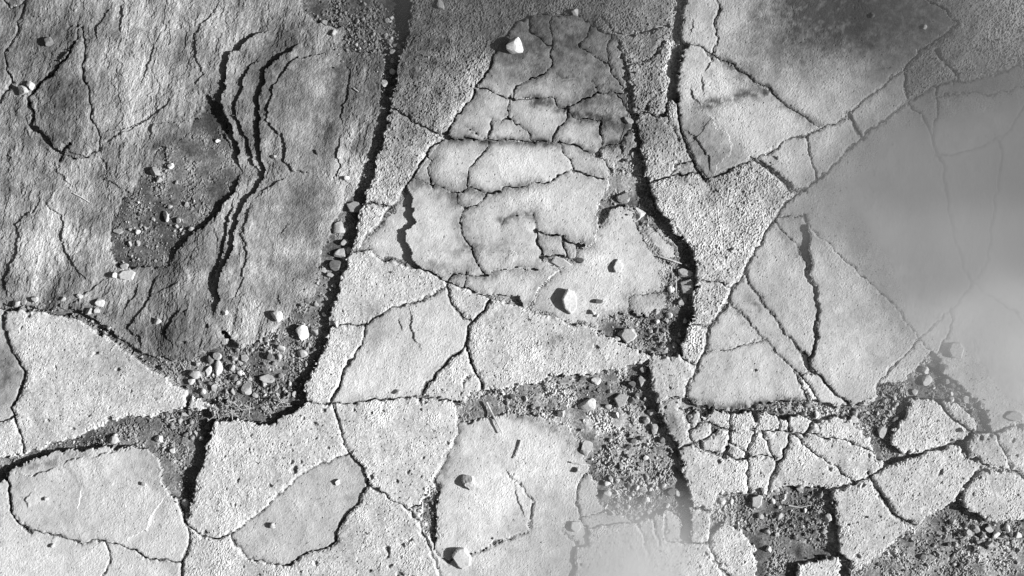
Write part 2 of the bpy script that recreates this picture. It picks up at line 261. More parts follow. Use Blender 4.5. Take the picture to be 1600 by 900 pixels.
# the stones: (kind, x, y, height mm, surface, label, tilt x, tilt y)   surface: 1 gritty, 2 smooth, 3 layered slate
STONES = [
 ('slate_slab', 200, 130, 5.5, 3, 'broad grey slate slab with slanting streaks and stepped dark ledges', .1, 0),
 ('slate_slab', 95, 170, 4.5, 3, 'dark leaf shaped stone sunk in the slate', 0, 0), ('slate_slab', 140, 200, 5, 3, None, 0, 0), ('slate_slab', 10, 100, 5, 3, None, 0, 0),
 ('mortar_band', 665, 140, 14, 4, 'dark gritty mortar strip beside the deep shadowed gap', 0, 0), ('mortar_band', 630, 230, 14, 4, None, 0, 0), ('mortar_band', 575, 345, 13, 4, None, 0, 0),
 ('mortar_band', 950, 20, 12, 4, None, 0, 0), ('mortar_band', 1020, 120, 13.5, 4, None, 0, 0), ('mortar_band', 1015, 65, 13, 4, None, 0, 0), ('mortar_band', 1030, 230, 13.5, 4, None, 0, 0),
 ('flagstone', 1130, 330, 14.5, 4, 'rough funnel shaped stone right of the winding shadow', 0, 0), ('mortar_band', 1110, 475, 14, 4, None, 0, 0), ('mortar_band', 1085, 540, 14, 4, None, 0, 0),
 ('flagstone', 1150, 80, 14, 2, 'smooth slab with a straight crack and a large dark stain', 0, 0), ('flagstone', 1110, 130, 14, 2, None, 0, 0),
 ('mortar_band', 1240, 235, 12.5, 2, None, 0, 0), ('mortar_band', 1300, 225, 12, 2, None, 0, 0), ('mortar_band', 1370, 165, 12, 2, None, 0, 0), ('mortar_band', 1550, 60, 11, 4, None, 0, 0),
 ('flagstone', 1200, 450, 11.5, 2, 'tall smooth slab with a curved right edge', 0, 0), ('flagstone', 1190, 500, 11.5, 2, None, 0, 0), ('flagstone', 1140, 510, 11.5, 2, None, 0, 0), ('flagstone', 1170, 590, 12, 2, 'smooth pale triangular slab above the shattered paving', 0, 0),
 ('flagstone', 1340, 500, 15, 2, 'smooth slab half under milky water with a straight slanting edge', 0, 0), ('flagstone', 1410, 570, 13, 2, None, 0, 0), ('flagstone', 1270, 390, 12, 2, None, 0, 0), ('flagstone', 1287, 611, 12, 2, None, 0, 0),
 ('flagstone', 1400, 330, 5.5, 2, 'large flat slab lying under milky water', 0, 0),
 ('flagstone', 600, 440, 13, 1, 'rough wedge shaped stone under the cracked slab', 0, 0), ('flagstone', 525, 570, 13, 1, None, 0, 0), ('flagstone', 650, 530, 11.5, 2, 'smooth rounded slab among rough stones', 0, 0),
 ('flagstone', 735, 475, 12, 1, None, 0, 0), ('flagstone', 840, 540, 14, 1, 'rough pointed slab tapering to the right', 0, 0), ('flagstone', 700, 590, 12, 1, None, 0, 0),
 ('flagstone', 150, 590, 13, 1, 'large pale rough slab with an arched upper edge', 0, 0), ('flagstone', 8, 590, 9, 2, None, 0, 0), ('flagstone', 15, 680, 12, 1, None, 0, 0), ('flagstone', 315, 635, 12, 1, None, 0, 0),
 ('flagstone', 130, 780, 12.5, 2, 'smooth pale slab with a chipped top edge', 0, 0), ('flagstone', 80, 880, 9.5, 2, None, 0, 0), ('flagstone', 220, 885, 9.5, 2, None, 0, 0),
 ('flagstone', 400, 730, 13.5, 1, 'rough pale slab around a smooth sunken hollow', 0, 0), ('flagstone', 480, 800, 8.6, 2, 'smooth sunken stone bordered by rough pale slabs', 0, 0), ('flagstone', 620, 700, 14, 1, 'rough pale slab with a bright right edge', 0, 0), ('flagstone', 560, 850, 13, 1, None, 0, 0),
 ('flagstone', 780, 750, 4.5, 2, 'low smooth sandy slab with two twigs on it', 0, 0), ('flagstone', 930, 780, 4.5, 2, None, 0, 0),
 ('flagstone', 1045, 590, 13.5, 1, None, 0, 0), ('flagstone', 1050, 650, 13, 1, None, 0, 0), ('flagstone', 1110, 740, 12, 1, None, 0, 0), ('flagstone', 1095, 820, 8.5, 1, None, 0, 0), ('flagstone', 1145, 850, 6, 1, None, 0, 0),
 ('flagstone', 1260, 730, 12, 1, None, 0, 0), ('flagstone', 1310, 715, 12, 1, None, 0, 0), ('flagstone', 1300, 675, 11, 1, None, 0, 0),
 ('flagstone', 1440, 670, 11, 1, 'smooth grey stone wedged at the gravel edge', 0, 0), ('flagstone', 1505, 650, 10.5, 1, None, 0, 0), ('flagstone', 1540, 700, 15, 1, None, 0, 0),
 ('flagstone', 1440, 770, 13, 1, None, 0, 0), ('flagstone', 1360, 820, 14, 1, 'rough pale slab with dark soil on its left', 0, 0), ('flagstone', 1560, 780, 15, 1, None, 0, 0), ('flagstone', 1280, 890, 11, 1, None, 0, 0),
]
# stains and worn patches in the stone itself: (amount, width, line) and (amount, x, y, rx, ry)
STROKES = [
 (-.6, 8, 'E: 330,590 400,600 450,625 540,650 620,680 760,700'), (-.35, 9, 'E: 545,640 640,600 720,540 880,560'), (-.5, 7, 'G: 340,45 480,60 620,70 760,80 980,75'), (-.35, 8, 'E: 350,820 480,830 600,860 720,910'),
 (-.4, 7, 'G: 490,300 495,350 600,385 720,365 840,325'), (-.35, 9, 'G: 410,430 475,470 440,550 460,620 490,690'), (-.35, 12, 'G: 130,330 230,320 300,350 400,390 410,430'), (-.55, 8, 'G: 690,540 760,515 830,510 880,530'), (-.22, 12, 'G: 320,720 480,710 600,705 760,690'),
 (-.3, 10, 'G: 280,800 420,860 600,860'), (-.4, 12, '20: 400,560 470,560 530,590 500,680 420,700'), (-.55, 10, '20: 885,500 980,475 1080,450 1190,435'), (-.45, 10, '20: 1000,290 1090,345 1200,420 | 30: 100,495 230,595'),
 (-.4, 7, 'H: 640,250 700,320'), (-.3, 5, 'H: 605,105 740,290 880,480 950,560'), (-.3, 5, 'H: 530,280 735,490 940,700'), (-.5, 8, 'C: 130,90 240,125 380,150 500,115 700,95 820,100'), (-.35, 6, 'H: 440,380 405,440 410,560'),
 (-.3, 8, '31: 40,150 130,260 180,330'), (.5, 9, 'A: 1020,180 1010,320 1000,480 940,620 880,740'), (.35, 10, 'B: 950,120 900,330 830,560 770,720'), (.25, 8, 'A: 1090,200 1070,380 1050,560'), (-.3, 12, 'A: 860,260 840,420 810,600'),
 (.45, 8, '10: 1090,270 1000,350 980,480 900,590 780,730'), (.5, 5, '20: 740,200 725,380 715,470'), (.35, 5, '00: 650,30 640,120 650,200 610,330 560,480'), (.3, 5, '00: 590,130 540,330 520,560'), (.3, 5, '01: 270,110 250,220 160,350 160,460'), (.25, 5, '00: 820,440 680,540 500,650 380,740'),
 (-.4, 10, '22: 0,140 120,170 240,230 310,300'), (-.35, 10, '12: 960,200 900,330 870,480'), (-.35, 8, '02: 90,400 180,380 300,350 400,330'), (-.25, 6, '12: 400,350 460,400 480,470 430,530'),
]
BLOBS = [
 (-.5, 870, 60, 120, 50), (-.4, 800, 85, 60, 40), (-.45, 930, 130, 50, 60), (-.3, 830, 110, 60, 40), (.2, 855, 140, 40, 18), (-.35, 960, 190, 40, 40), (-.35, 985, 240, 30, 40), (.12, 800, 255, 50, 25),
 (-.6, 1260, 10, 85, 75), (-.6, 1340, 20, 100, 85), (-.5, 1440, 30, 100, 90), (-.3, 1230, 80, 50, 40), (-.3, 1170, 90, 30, 70), (-.25, 1120, 240, 40, 40), (-.35, 1095, 215, 30, 50),
 (-.3, 440, 180, 60, 80), (.35, 425, 410, 28, 60), (.22, 450, 200, 30, 50), (-.35, 480, 330, 50, 40), (-.5, 100, 165, 42, 72), (.3, 80, 400, 60, 50), (.25, 150, 390, 30, 40), (-.25, 60, 60, 50, 50), (-.3, 340, 180, 30, 60),
 (-.25, 220, 520, 60, 60), (-.25, 280, 540, 50, 40), (.25, 20, 270, 30, 30), (-.5, 665, 80, 75, 120), (-.35, 640, 200, 40, 60), (-.3, 1020, 160, 40, 90), (-.3, 900, 15, 160, 35), (-.2, 620, 230, 20, 50), (-.3, 1020, 110, 30, 100), (-.25, 1160, 290, 60, 30), (.12, 1060, 370, 25, 60),
 (-.55, 5, 580, 24, 50), (-.2, 590, 510, 30, 30), (.12, 575, 600, 30, 25), (-.3, 880, 530, 30, 10), (-.25, 1020, 470, 30, 20), (.15, 1330, 545, 40, 25), (-.2, 1250, 350, 30, 20), (-.35, 1050, 660, 12, 30),
 (-.3, 490, 100, 80, 60), (-.4, 600, 80, 60, 60), (-.5, 290, 230, 60, 40), (-.35, 250, 330, 80, 60), (.25, 780, 760, 80, 100), (-.3, 960, 700, 50, 60), (-.25, 255, 740, 30, 40),
]

# ------------------------------------------------------------------ distance field: stones > 0, gaps < 0
D = np.full(X.shape, 60.0, np.float32)
CS = np.maximum(np.gradient(XS)[None, :], np.gradient(YS)[:, None]).astype(np.float32)
cw = .72 + .32 * np.abs(fld(11, 6, 60, 1))          # joints widen and narrow
for w, s in CRACKS:
    line = P(s)
    if not s.startswith('S'):
        line = extend_line(line)
        for end, nx in ((0, 1), (-1, -2)):            # run each joint a little into the next one
            (x, y), (u, v) = line[end], line[nx]; n_ = math.hypot(x - u, y - v) or 1
            line[end] = (x + (x - u) / n_ * 4, y + (y - v) / n_ * 4)
    def f(q, d, s_, side, w=w): D[q] = np.minimum(D[q], d - np.maximum(w * .5 * cw[q], .58 * CS[q]))
    seg_dist(line, 30, f)
soil_mask = np.zeros(X.shape, bool)
XW0, YW0 = XW, YW
XW = XW + 1.5 * fld(5, 4, 26, .9); YW = YW + 1.5 * fld(6, 4, 26, .9)
for s in SOIL:
    poly = extend_poly(P(s)); m = inside(poly); soil_mask |= m
    def f(q, d, s_, side, m=m): D[q] = np.minimum(D[q], np.where(m[q], np.maximum(-d, -6), d))
    D[m] = np.minimum(D[m], -6.0)
    D[m] = -6.0
    line = poly + [poly[0]]
    T = line_dist(line, 30)
    D = np.where(m, np.minimum(np.where(D > 0, 60, D), -np.minimum(T, 6)), np.minimum(D, np.where(T < 900, T, 60))).astype(np.float32)

XW, YW = XW0, YW0
# ------------------------------------------------------------------ connected pieces
def label(mask):
    lab = np.zeros(mask.shape, np.int32); par = [0]
    def find(a):
        while par[a] != a: par[a] = par[par[a]]; a = par[a]
        return a
    prev = []
    for r in range(mask.shape[0]):
        d = np.diff(np.concatenate([[0], mask[r].astype(np.int8), [0]]))
        st = np.where(d == 1)[0]; en = np.where(d == -1)[0]; cur = []; j = 0
        for a, b in zip(st, en):
            l = 0
            while j < len(prev) and prev[j][1] <= a: j += 1
            k = j
            while k < len(prev) and prev[k][0] < b:
                o = find(prev[k][2])
                if not l: l = o
                elif o != l: par[o] = l
                k += 1
            if not l: l = len(par); par.append(l)
            cur.append((a, b, l)); lab[r, a:b] = l
        prev = cur
    root = np.array([find(i) for i in range(len(par))])
    return root[lab]
LAB = label(D > .55 * CS / 1.5)
def grow(L):
    o = L.copy()
    for dr, dc in ((0, 1), (0, -1), (1, 0), (-1, 0)):
        sh_ = np.zeros_like(L); sh_[max(dr, 0):H + min(dr, 0), max(dc, 0):W + min(dc, 0)] = L[max(-dr, 0):H + min(-dr, 0), max(-dc, 0):W + min(-dc, 0)]
        o = np.where(o == 0, sh_, o)
    return o
ids, cnt = np.unique(LAB, return_counts=True)
small = ids[(cnt < 26) & (ids > 0)]
LAB[np.isin(LAB, small)] = 0
for _ in range(2): LAB = np.where((LAB == 0) & (D > 0), grow(LAB), LAB)
ids = [i for i in ids if i > 0 and i not in set(small.tolist())]

info = {}
def at(px, py):
    return min(max(np.searchsorted(YS, py), 0), H - 1), min(max(np.searchsorted(XS, px), 0), W - 1)
for k, x, y, h, t, lb, tx, ty in STONES:
    r, c = at(x, y); i = LAB[r, c]
    if i == 0: print('seed on gap', k, x, y); continue
    if i in info: print('seed shared', k, x, y, info[i]['seed']); continue
    info[i] = dict(kind=k, h=h, t=t, label=lb, seed=(x, y))
flat = LAB.ravel(); order = np.argsort(flat, kind='stable'); srt = flat[order]
zone_c = inside(P('E: 110,330 260,110 460,80 740,150 840,215 890,400 900,690 | 21: 435,0 600,100 800,300 730,560 400,650 100,560 | 11: 890,420 480,270 690,0 | 10: 885,635'), False)
zone_b = inside(P('22: 270,600 440,580 800,600 850,900 300,900'), False)
for i in ids:
    if i in info: continue
    a, b = np.searchsorted(srt, [i, i + 1]); id_ = order[a:b]
    cx, cy = X.ravel()[id_].mean(), Y.ravel()[id_].mean(); r, c = at(cx, cy)
    if zone_c[r, c]: d = dict(h=6 + rng.normal(0, .35), t=2, kind='slab_fragment')
    elif zone_b[r, c]: d = dict(h=4.5, t=2, kind='slab_fragment')
    elif cx < 600 and cy < 540: d = dict(h=5, t=3, kind='slate_slab')
    elif cx > 1230 and cy < 600: d = dict(h=5.5 + rng.normal(0, .4), t=2, kind='flagstone')
    elif cx > 1050 and cy < 250: d = dict(h=13.5, t=2, kind='flagstone')
    else: d = dict(h=11.5 + rng.normal(0, .8), t=1, kind='stone_fragment' if len(id_) < 1500 else 'flagstone')
    d['label'] = None; d['seed'] = (cx, cy); info[i] = d

# ------------------------------------------------------------------ relief (millimetres)
n_fine = fld(21, 1.1, 6, .2); n_grit = fld(22, 1.7, 9, .6); n_mid = fld(23, 4, 40, 1.2); n_big = fld(24, 30, 400, 1.5)
n_pit = fld(25, 2.2, 9, .4); n_rough = fld(26, 5, 120, 1.4)
SA = math.radians(90 + 14)
n_str = fld(27, 2.5, 160, 1.5, ang=SA, ratio=.22); n_str2 = fld(28, 1.6, 24, .9, ang=SA, ratio=.3); n_lay = fld(29, 9, 300, 1.7, ang=SA, ratio=.4)
base = np.zeros(int(LAB.max()) + 1, np.float32); typ = np.zeros(int(LAB.max()) + 1, np.int8)
for i, d in info.items(): base[i] = d['h'] * (.82 if d['h'] > 8 else 1); typ[i] = d['t']
BZ = base[LAB]; TY = typ[LAB]
def terrace(v, step):
    f = np.floor(v / step); r = v / step - f
    return (f + np.clip((r - .5) / .12 + .5, 0, 1)) * step
vr = np.random.default_rng(3)
amp = np.ones(int(LAB.max()) + 1, np.float32); ton = amp.copy()
for i in sorted(info): amp[i] = vr.uniform(.65, 1.2); ton[i] = vr.normal(1, .045)
AMP = amp[LAB]; wear = np.clip(1 + .6 * n_big + .5 * n_rough, .2, 2.0)
n_pit2 = fld(36, 3.2, 14, .6)
grit_z = AMP * wear * (.08 * n_grit + .1 * n_fine + .05 * n_mid) + .32 * n_rough - 2.2 * np.maximum(0, n_pit - 2.0) - 2.2 * np.maximum(0, n_pit2 - 2.35) + .4 * np.maximum(0, n_grit - 1.5)
mortar_z = (.2 * n_grit + .15 * n_fine + .14 * n_mid) * np.clip(wear, .6, 1.5) + .5 * n_rough - 1.6 * np.maximum(0, n_pit - 1.7) + .8 * np.maximum(0, n_grit - 1.1)
smooth_z = .06 * wear * n_grit + .06 * n_fine + .04 * n_mid + .16 * n_rough + .6 * n_big - 1.6 * np.maximum(0, n_pit - 2.55)
lv = n_lay * 2.6 + .35 * n_mid
slate_z = .5 * terrace(lv, 1.7) + .22 * lv + .13 * n_str2 + .22 * n_str + .13 * n_grit + .13 * n_fine
ledge_sm = inside(P('A: 620,190 540,265 470,390 440,560 530,640 545,780 600,845 850,860 900,600 870,480 930,330 880,230 800,160'), False) | inside(P('B: 720,40 520,180 470,280 455,400 465,560 440,700 640,850 850,760 920,480 1020,200 1040,100'), False)
sm = np.zeros(X.shape, np.float32); sm[ledge_sm] = 1
for ax in (0, 1):
    for _ in range(6): sm = (np.roll(sm, 2, ax) + sm * 2 + np.roll(sm, -2, ax)) / 4
calm = .15 * n_grit + .12 * n_fine + .15 * n_mid + .8 * n_big + .2 * n_str
slate_z = slate_z * (1 - sm) + calm * sm
Z = BZ + np.where(TY == 1, grit_z, np.where(TY == 4, mortar_z, np.where(TY == 2, smooth_z, slate_z))).astype(np.float32)
slate_m = TY == 3
for h, L, side, s in LEDGES:
    line = P(s)
    tot = sum(math.hypot(b[0] - a[0], b[1] - a[1]) for a, b in zip(line[:-1], line[1:]))
    best = np.full(X.shape, 1e3, np.float32); val = np.zeros(X.shape, np.float32)
    def f(q, d, s_, sd_, h=h, L=L, side=side, tot=tot):
        tap = np.clip(np.minimum(s_, tot - s_) / min(22, tot * .3), 0, 1)
        hi = (sd_ * side) < 0
        h2 = h * (1.15 if h >= 4.5 else .95)
        v = tap * np.where(hi, h2 * .6 * np.exp(-d / L), -h2 * .4 * np.exp(-d / (L * .35)))
        u = d < best[q]
        best[q] = np.where(u, d, best[q]); val[q] = np.where(u, v, val[q])
    seg_dist(line, L * 1.8, f)
    fade = np.clip((L * 1.8 - best) / (L * .7), 0, 1)
    Z += val * fade
for n_, (h, s) in enumerate(RAISED):
    m = inside(P(s)); m &= (np.isin(LAB, [i for i in info if info[i]['kind'] == 'slab_fragment' and info[i]['t'] == 2]) if n_ == 0 else slate_m)
    Z[m] += h
# knocked-out pits on the rough slabs
pr = np.random.default_rng(12); PITS = [(320, 507, 5), (355, 533, 5), (285, 535, 4), (460, 735, 6), (505, 641, 4), (493, 662, 4), (640, 845, 4), (605, 860, 5), (625, 897, 5), (470, 895, 4), (492, 882, 4), (1294, 735, 4), (1325, 820, 4), (1340, 870, 5), (1137, 389, 4), (1178, 578, 4), (170, 653, 5), (115, 668, 3), (422, 759, 4), (550, 640, 3)]
while len(PITS) < 150:
    x, y = pr.uniform(0, 1600), pr.uniform(0, 900); r_, c_ = at(x, y)
    if TY[r_, c_] == 1 and D[r_, c_] > 6: PITS.append((x, y, 1.6 + abs(pr.normal(0, 1.3))))
PITM = np.zeros(X.shape, np.float32)
for x, y, r in PITS:
    q = sl(x - r * 3, x + r * 3, y - r * 3, y + r * 3); k = pr.uniform(.5, 1)
    d2 = ((XW[q] - x) / r) ** 2 + ((YW[q] - y) / r / k) ** 2
    Z[q] -= np.clip(1.35 - d2, 0, 1) * min(r * .75, 3.2); PITM[q] = np.maximum(PITM[q], np.clip(1.3 - d2, 0, 1))
# rounded worn edges
frag0 = np.isin(LAB, [i for i in info if info[i]['kind'] == 'slab_fragment'])
rad = np.where((TY == 1) | (TY == 4), 4.2, np.where(TY == 2, 3.0, 3.2)) * (1 + .35 * n_mid.clip(-1.5, 1.5))
e = np.clip(D / np.maximum(rad, 1), 0, 1)
Z -= np.where((TY == 1) | (TY == 4), 2.1, np.where(frag0, .6, np.where(TY == 2, 1.3, 1.3))) * (1 - e) ** 2
# the cracked slab has swollen into pillows between its cracks
frag = np.isin(LAB, [i for i in info if info[i]['kind'] == 'slab_fragment']) & zone_c
Z -= np.where(frag, 1.0 * np.exp(-np.maximum(D, 0) / 8), 0)
# soil
n_s1 = fld(31, 2.0, 10, .5); n_s2 = fld(32, 4, 26, .9); n_s3 = fld(33, 20, 200, 1.5); n_s4 = fld(34, 1.2, 5, .2); n_sp = fld(35, 8, 90, 1.3)
crumb = np.clip(.6 + .8 * n_sp, .08, 1.4)
ZS = -.6 + 1.2 * n_s3 + crumb * (.38 * n_s1 + .7 * np.maximum(0, n_s1 - .9) + .55 * n_s2 + .26 * n_s4)
patch = inside(extend_poly(P(SOIL[1])), False); ZS[patch] = ZS[patch] * .7 + 1.0
NB = LAB
for _ in range(4): NB = grow(NB)
near = np.where(NB > 0, base[NB], 8.0)
thin = ~soil_mask                                     # dirt packed into the joints
fill = np.where(np.isin(NB, [i for i in info if info[i]['kind'] == 'slab_fragment']), 1.0, np.where(np.isin(NB, [i for i in info if info[i]['t'] == 2]), 2.2, 4.5)) + np.where(np.isin(NB, [i for i in info if info[i]['t'] == 2]), .5, 1.2) * np.maximum(0, -D) 
ZS = np.where(thin, np.maximum(near - fill, -2) + .35 * n_s1 + .3 * n_s2, ZS)
ZT = np.where(LAB > 0, Z, ZS)
ZTS = ZT.copy()
for ax in (0, 1):
    for _ in range(3): ZTS = (np.roll(ZTS, 1, ax) + ZTS * 2 + np.roll(ZTS, -1, ax)) / 4

# ------------------------------------------------------------------ tone of the stone (stains, wear, painted pillow shading)
TONE = (1 + .05 * n_rough + .05 * n_big).astype(np.float32)
nt = 1 + .45 * n_mid
for a, w, s in STROKES:
    dd = line_dist(P(s), w * 3)
    TONE *= np.clip(1 + a * np.exp(-(dd / w) ** 2) * np.clip(nt, .3, 1.6), .25, 1.7)
for a, x, y, rx, ry in BLOBS:
    a = a * 1.25 if a < 0 else a
    r2 = ((X + 3 * warp_x - x) / rx) ** 2 + ((Y + 3 * warp_y - y) / ry) ** 2
    TONE *= np.clip(1 + a * np.exp(-r2 * .8) * np.clip(1 + .12 * n_mid, .6, 1.4), .2, 1.6)
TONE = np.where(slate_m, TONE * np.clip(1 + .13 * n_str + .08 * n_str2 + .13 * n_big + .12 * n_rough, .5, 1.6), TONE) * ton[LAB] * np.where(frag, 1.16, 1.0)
speck = np.clip((n_pit2 - 2.1) / .25, 0, 1) * (TY != 3) + np.clip((n_pit - 2.3) / .2, 0, 1)          # dark grains and lichen specks
TONE *= 1 - .55 * np.clip(speck + PITM * .8, 0, 1)
dirt_shade = np.clip(.85 + .5 * n_rough + .1 * n_mid, 0, 1.7)          # crack dirt; on slab fragments also soft pillow shading painted into the tone
TONE *= 1 - np.where(frag, .46, np.where(TY == 2, .18, 0)) * np.clip(dirt_shade, 0, 1.3) * np.exp(-(np.maximum(D, 0) / np.where(frag, 12, 4)) ** np.where(frag, 1.0, 1.3))
TONE = TONE.astype(np.float32)
TONE = np.clip(TONE, .12, 1.75)

# ------------------------------------------------------------------ materials
def stone_mat(name, col, sp_scale, sp_amt, bump, bscale, rough=.92, light=0.0, mid=.2):
    m = bpy.data.materials.new(name); m.use_nodes = True; n = m.node_tree.nodes; l = m.node_tree.links
    b = n['Principled BSDF']; b.inputs['Roughness'].default_value = rough; b.inputs['Specular IOR Level'].default_value = .15
    geo = n.new('ShaderNodeNewGeometry')
    t1 = n.new('ShaderNodeTexNoise'); t1.inputs['Scale'].default_value = sp_scale; t1.inputs['Detail'].default_value = 2
    t2 = n.new('ShaderNodeTexNoise'); t2.inputs['Scale'].default_value = sp_scale * .12; t2.inputs['Detail'].default_value = 4
    l.new(geo.outputs['Position'], t1.inputs['Vector']); l.new(geo.outputs['Position'], t2.inputs['Vector'])
    r1 = n.new('ShaderNodeMapRange'); r1.inputs[1].default_value = .3; r1.inputs[2].default_value = .7; r1.inputs[3].default_value = 1 - sp_amt; r1.inputs[4].default_value = 1 + sp_amt + light
    r2 = n.new('ShaderNodeMapRange'); r2.inputs[1].default_value = .3; r2.inputs[2].default_value = .7; r2.inputs[3].default_value = 1 - mid; r2.inputs[4].default_value = 1 + mid
    l.new(t1.outputs['Fac'], r1.inputs[0]); l.new(t2.outputs['Fac'], r2.inputs[0])
    at_ = n.new('ShaderNodeAttribute'); at_.attribute_name = 'tone'
    m1 = n.new('ShaderNodeMath'); m1.operation = 'MULTIPLY'; m2 = n.new('ShaderNodeMath'); m2.operation = 'MULTIPLY'; m3 = n.new('ShaderNodeMath'); m3.operation = 'MULTIPLY'
    l.new(r1.outputs[0], m1.inputs[0]); l.new(r2.outputs[0], m1.inputs[1]); l.new(m1.outputs[0], m2.inputs[0]); l.new(at_.outputs['Fac'], m2.inputs[1])
    l.new(m2.outputs[0], m3.inputs[0]); m3.inputs[1].default_value = col
    l.new(m3.outputs[0], b.inputs['Base Color'])
    bt = n.new('ShaderNodeTexNoise'); bt.inputs['Scale'].default_value = bscale; bt.inputs['Detail'].default_value = 3; bt.inputs['Roughness'].default_value = .6
    l.new(geo.outputs['Position'], bt.inputs['Vector'])
    bm = n.new('ShaderNodeBump'); bm.inputs['Strength'].default_value = bump; bm.inputs['Distance'].default_value = .001
    l.new(bt.outputs['Fac'], bm.inputs['Height']); l.new(bm.outputs[0], b.inputs['Normal'])
    return m
M_GRIT = stone_mat('gritty_stone', .45, 420, .28, .5, 520, mid=.13)
M_SMOOTH = stone_mat('smooth_stone', .43, 600, .12, .25, 600, mid=.08)
M_SLATE = stone_mat('layered_slate', .205, 500, .22, .6, 480, mid=.14)
M_MORTAR = stone_mat('coarse_mortar', .43, 420, .36, .6, 450)
M_SOIL = stone_mat('grey_soil', .21, 330, .4, .8, 420, mid=.3)
M_GRAVEL = stone_mat('gravel_stone', .22, 500, .3, .5, 500)
M_PEB = {'pale': stone_mat('pale_pebble', .46, 300, .15, .3, 300, mid=.15), 'grey': stone_mat('grey_pebble', .3, 350, .2, .4, 350), 'dark': stone_mat('dark_pebble', .13, 350, .2, .4, 350)}
MATS = {4: M_MORTAR, 1: M_GRIT, 2: M_SMOOTH, 3: M_SLATE}

def make_mesh(name, co, faces, mat, tone=None, smooth=False):
    me = bpy.data.meshes.new(name)
    co = np.asarray(co, np.float32); faces = np.asarray(faces, np.int32)
    nv, nf, k = len(co), len(faces), faces.shape[1]
    me.vertices.add(nv); me.vertices.foreach_set('co', co.ravel())
    me.loops.add(nf * k); me.loops.foreach_set('vertex_index', faces.ravel())
    me.polygons.add(nf); me.polygons.foreach_set('loop_start', np.arange(0, nf * k, k, dtype=np.int32))
    me.polygons.foreach_set('use_smooth', np.full(nf, smooth, bool))
    if tone is not None:
        a = me.attributes.new('tone', 'FLOAT', 'POINT'); a.data.foreach_set('value', np.asarray(tone, np.float32).ravel())
    me.update(calc_edges=True); me.materials.append(mat)
    return me
def link(name, me, parent=None, **props):
    o = bpy.data.objects.new(name, me); COL.objects.link(o)
    if parent: o.parent = parent
    for k, v in props.items():
        if v: o[k] = v
    return o

# ------------------------------------------------------------------ ground sheets
gv = np.array([(-40, -40, -.014), (40, -40, -.014), (40, 40, -.014), (-40, 40, -.014)])
link('ground', make_mesh('ground', gv, [(0, 1, 2, 3)], M_SOIL, np.ones(4)), kind='structure')

need = np.zeros((H - 1, W - 1), bool); lowD = (D < 4) | (LAB == 0)
need = lowD[:-1, :-1] | lowD[1:, :-1] | lowD[:-1, 1:] | lowD[1:, 1:]
used = np.zeros((H, W), bool); used[:-1, :-1] |= need; used[1:, :-1] |= need; used[:-1, 1:] |= need; used[1:, 1:] |= need
vid = np.full((H, W), -1, np.int32); vid[used] = np.arange(used.sum())
r, c = np.where(need)
fa = np.stack([vid[r + 1, c], vid[r + 1, c + 1], vid[r, c + 1], vid[r, c]], 1)
soil_tone = np.clip(1 + .22 * n_s3 + .22 * n_sp + .1 * n_s1, .45, 1.9)
dry = inside(P('22: 0,100 300,100 500,200 640,300 800,600 300,620'), False); soil_tone = soil_tone * np.where(patch, .55, np.where(X < 620, .8, 1.0))
for a, x, y, rx, ry in [(.5, 900, 650, 110, 60), (.35, 985, 690, 60, 70), (.45, 1470, 860, 120, 50), (.5, 1500, 570, 90, 70), (1.5, 1570, 620, 70, 60), (.3, 1230, 640, 120, 20), (.45, 250, 745, 40, 50), (.3, 520, 440, 40, 80), (.6, 1140, 790, 50, 40), (.35, 900, 600, 120, 30), (-.35, 430, 610, 60, 40), (-.3, 1240, 820, 70, 60), (.2, 440, 560, 60, 40), (.5, 1120, 630, 60, 20), (-.25, 560, 60, 90, 60), (.8, 210, 690, 30, 9)]:
    soil_tone *= np.clip(1 + a * (.6 if a > 0 else 1) * np.exp(-((X - x) / rx) ** 2 - ((Y - y) / ry) ** 2), .4, 2)
vco = np.stack([wx(X[used]), wy(Y[used]), ZS[used] * PX], 1)
link('soil', make_mesh('soil', vco, fa, M_SOIL, soil_tone[used]), kind='structure')

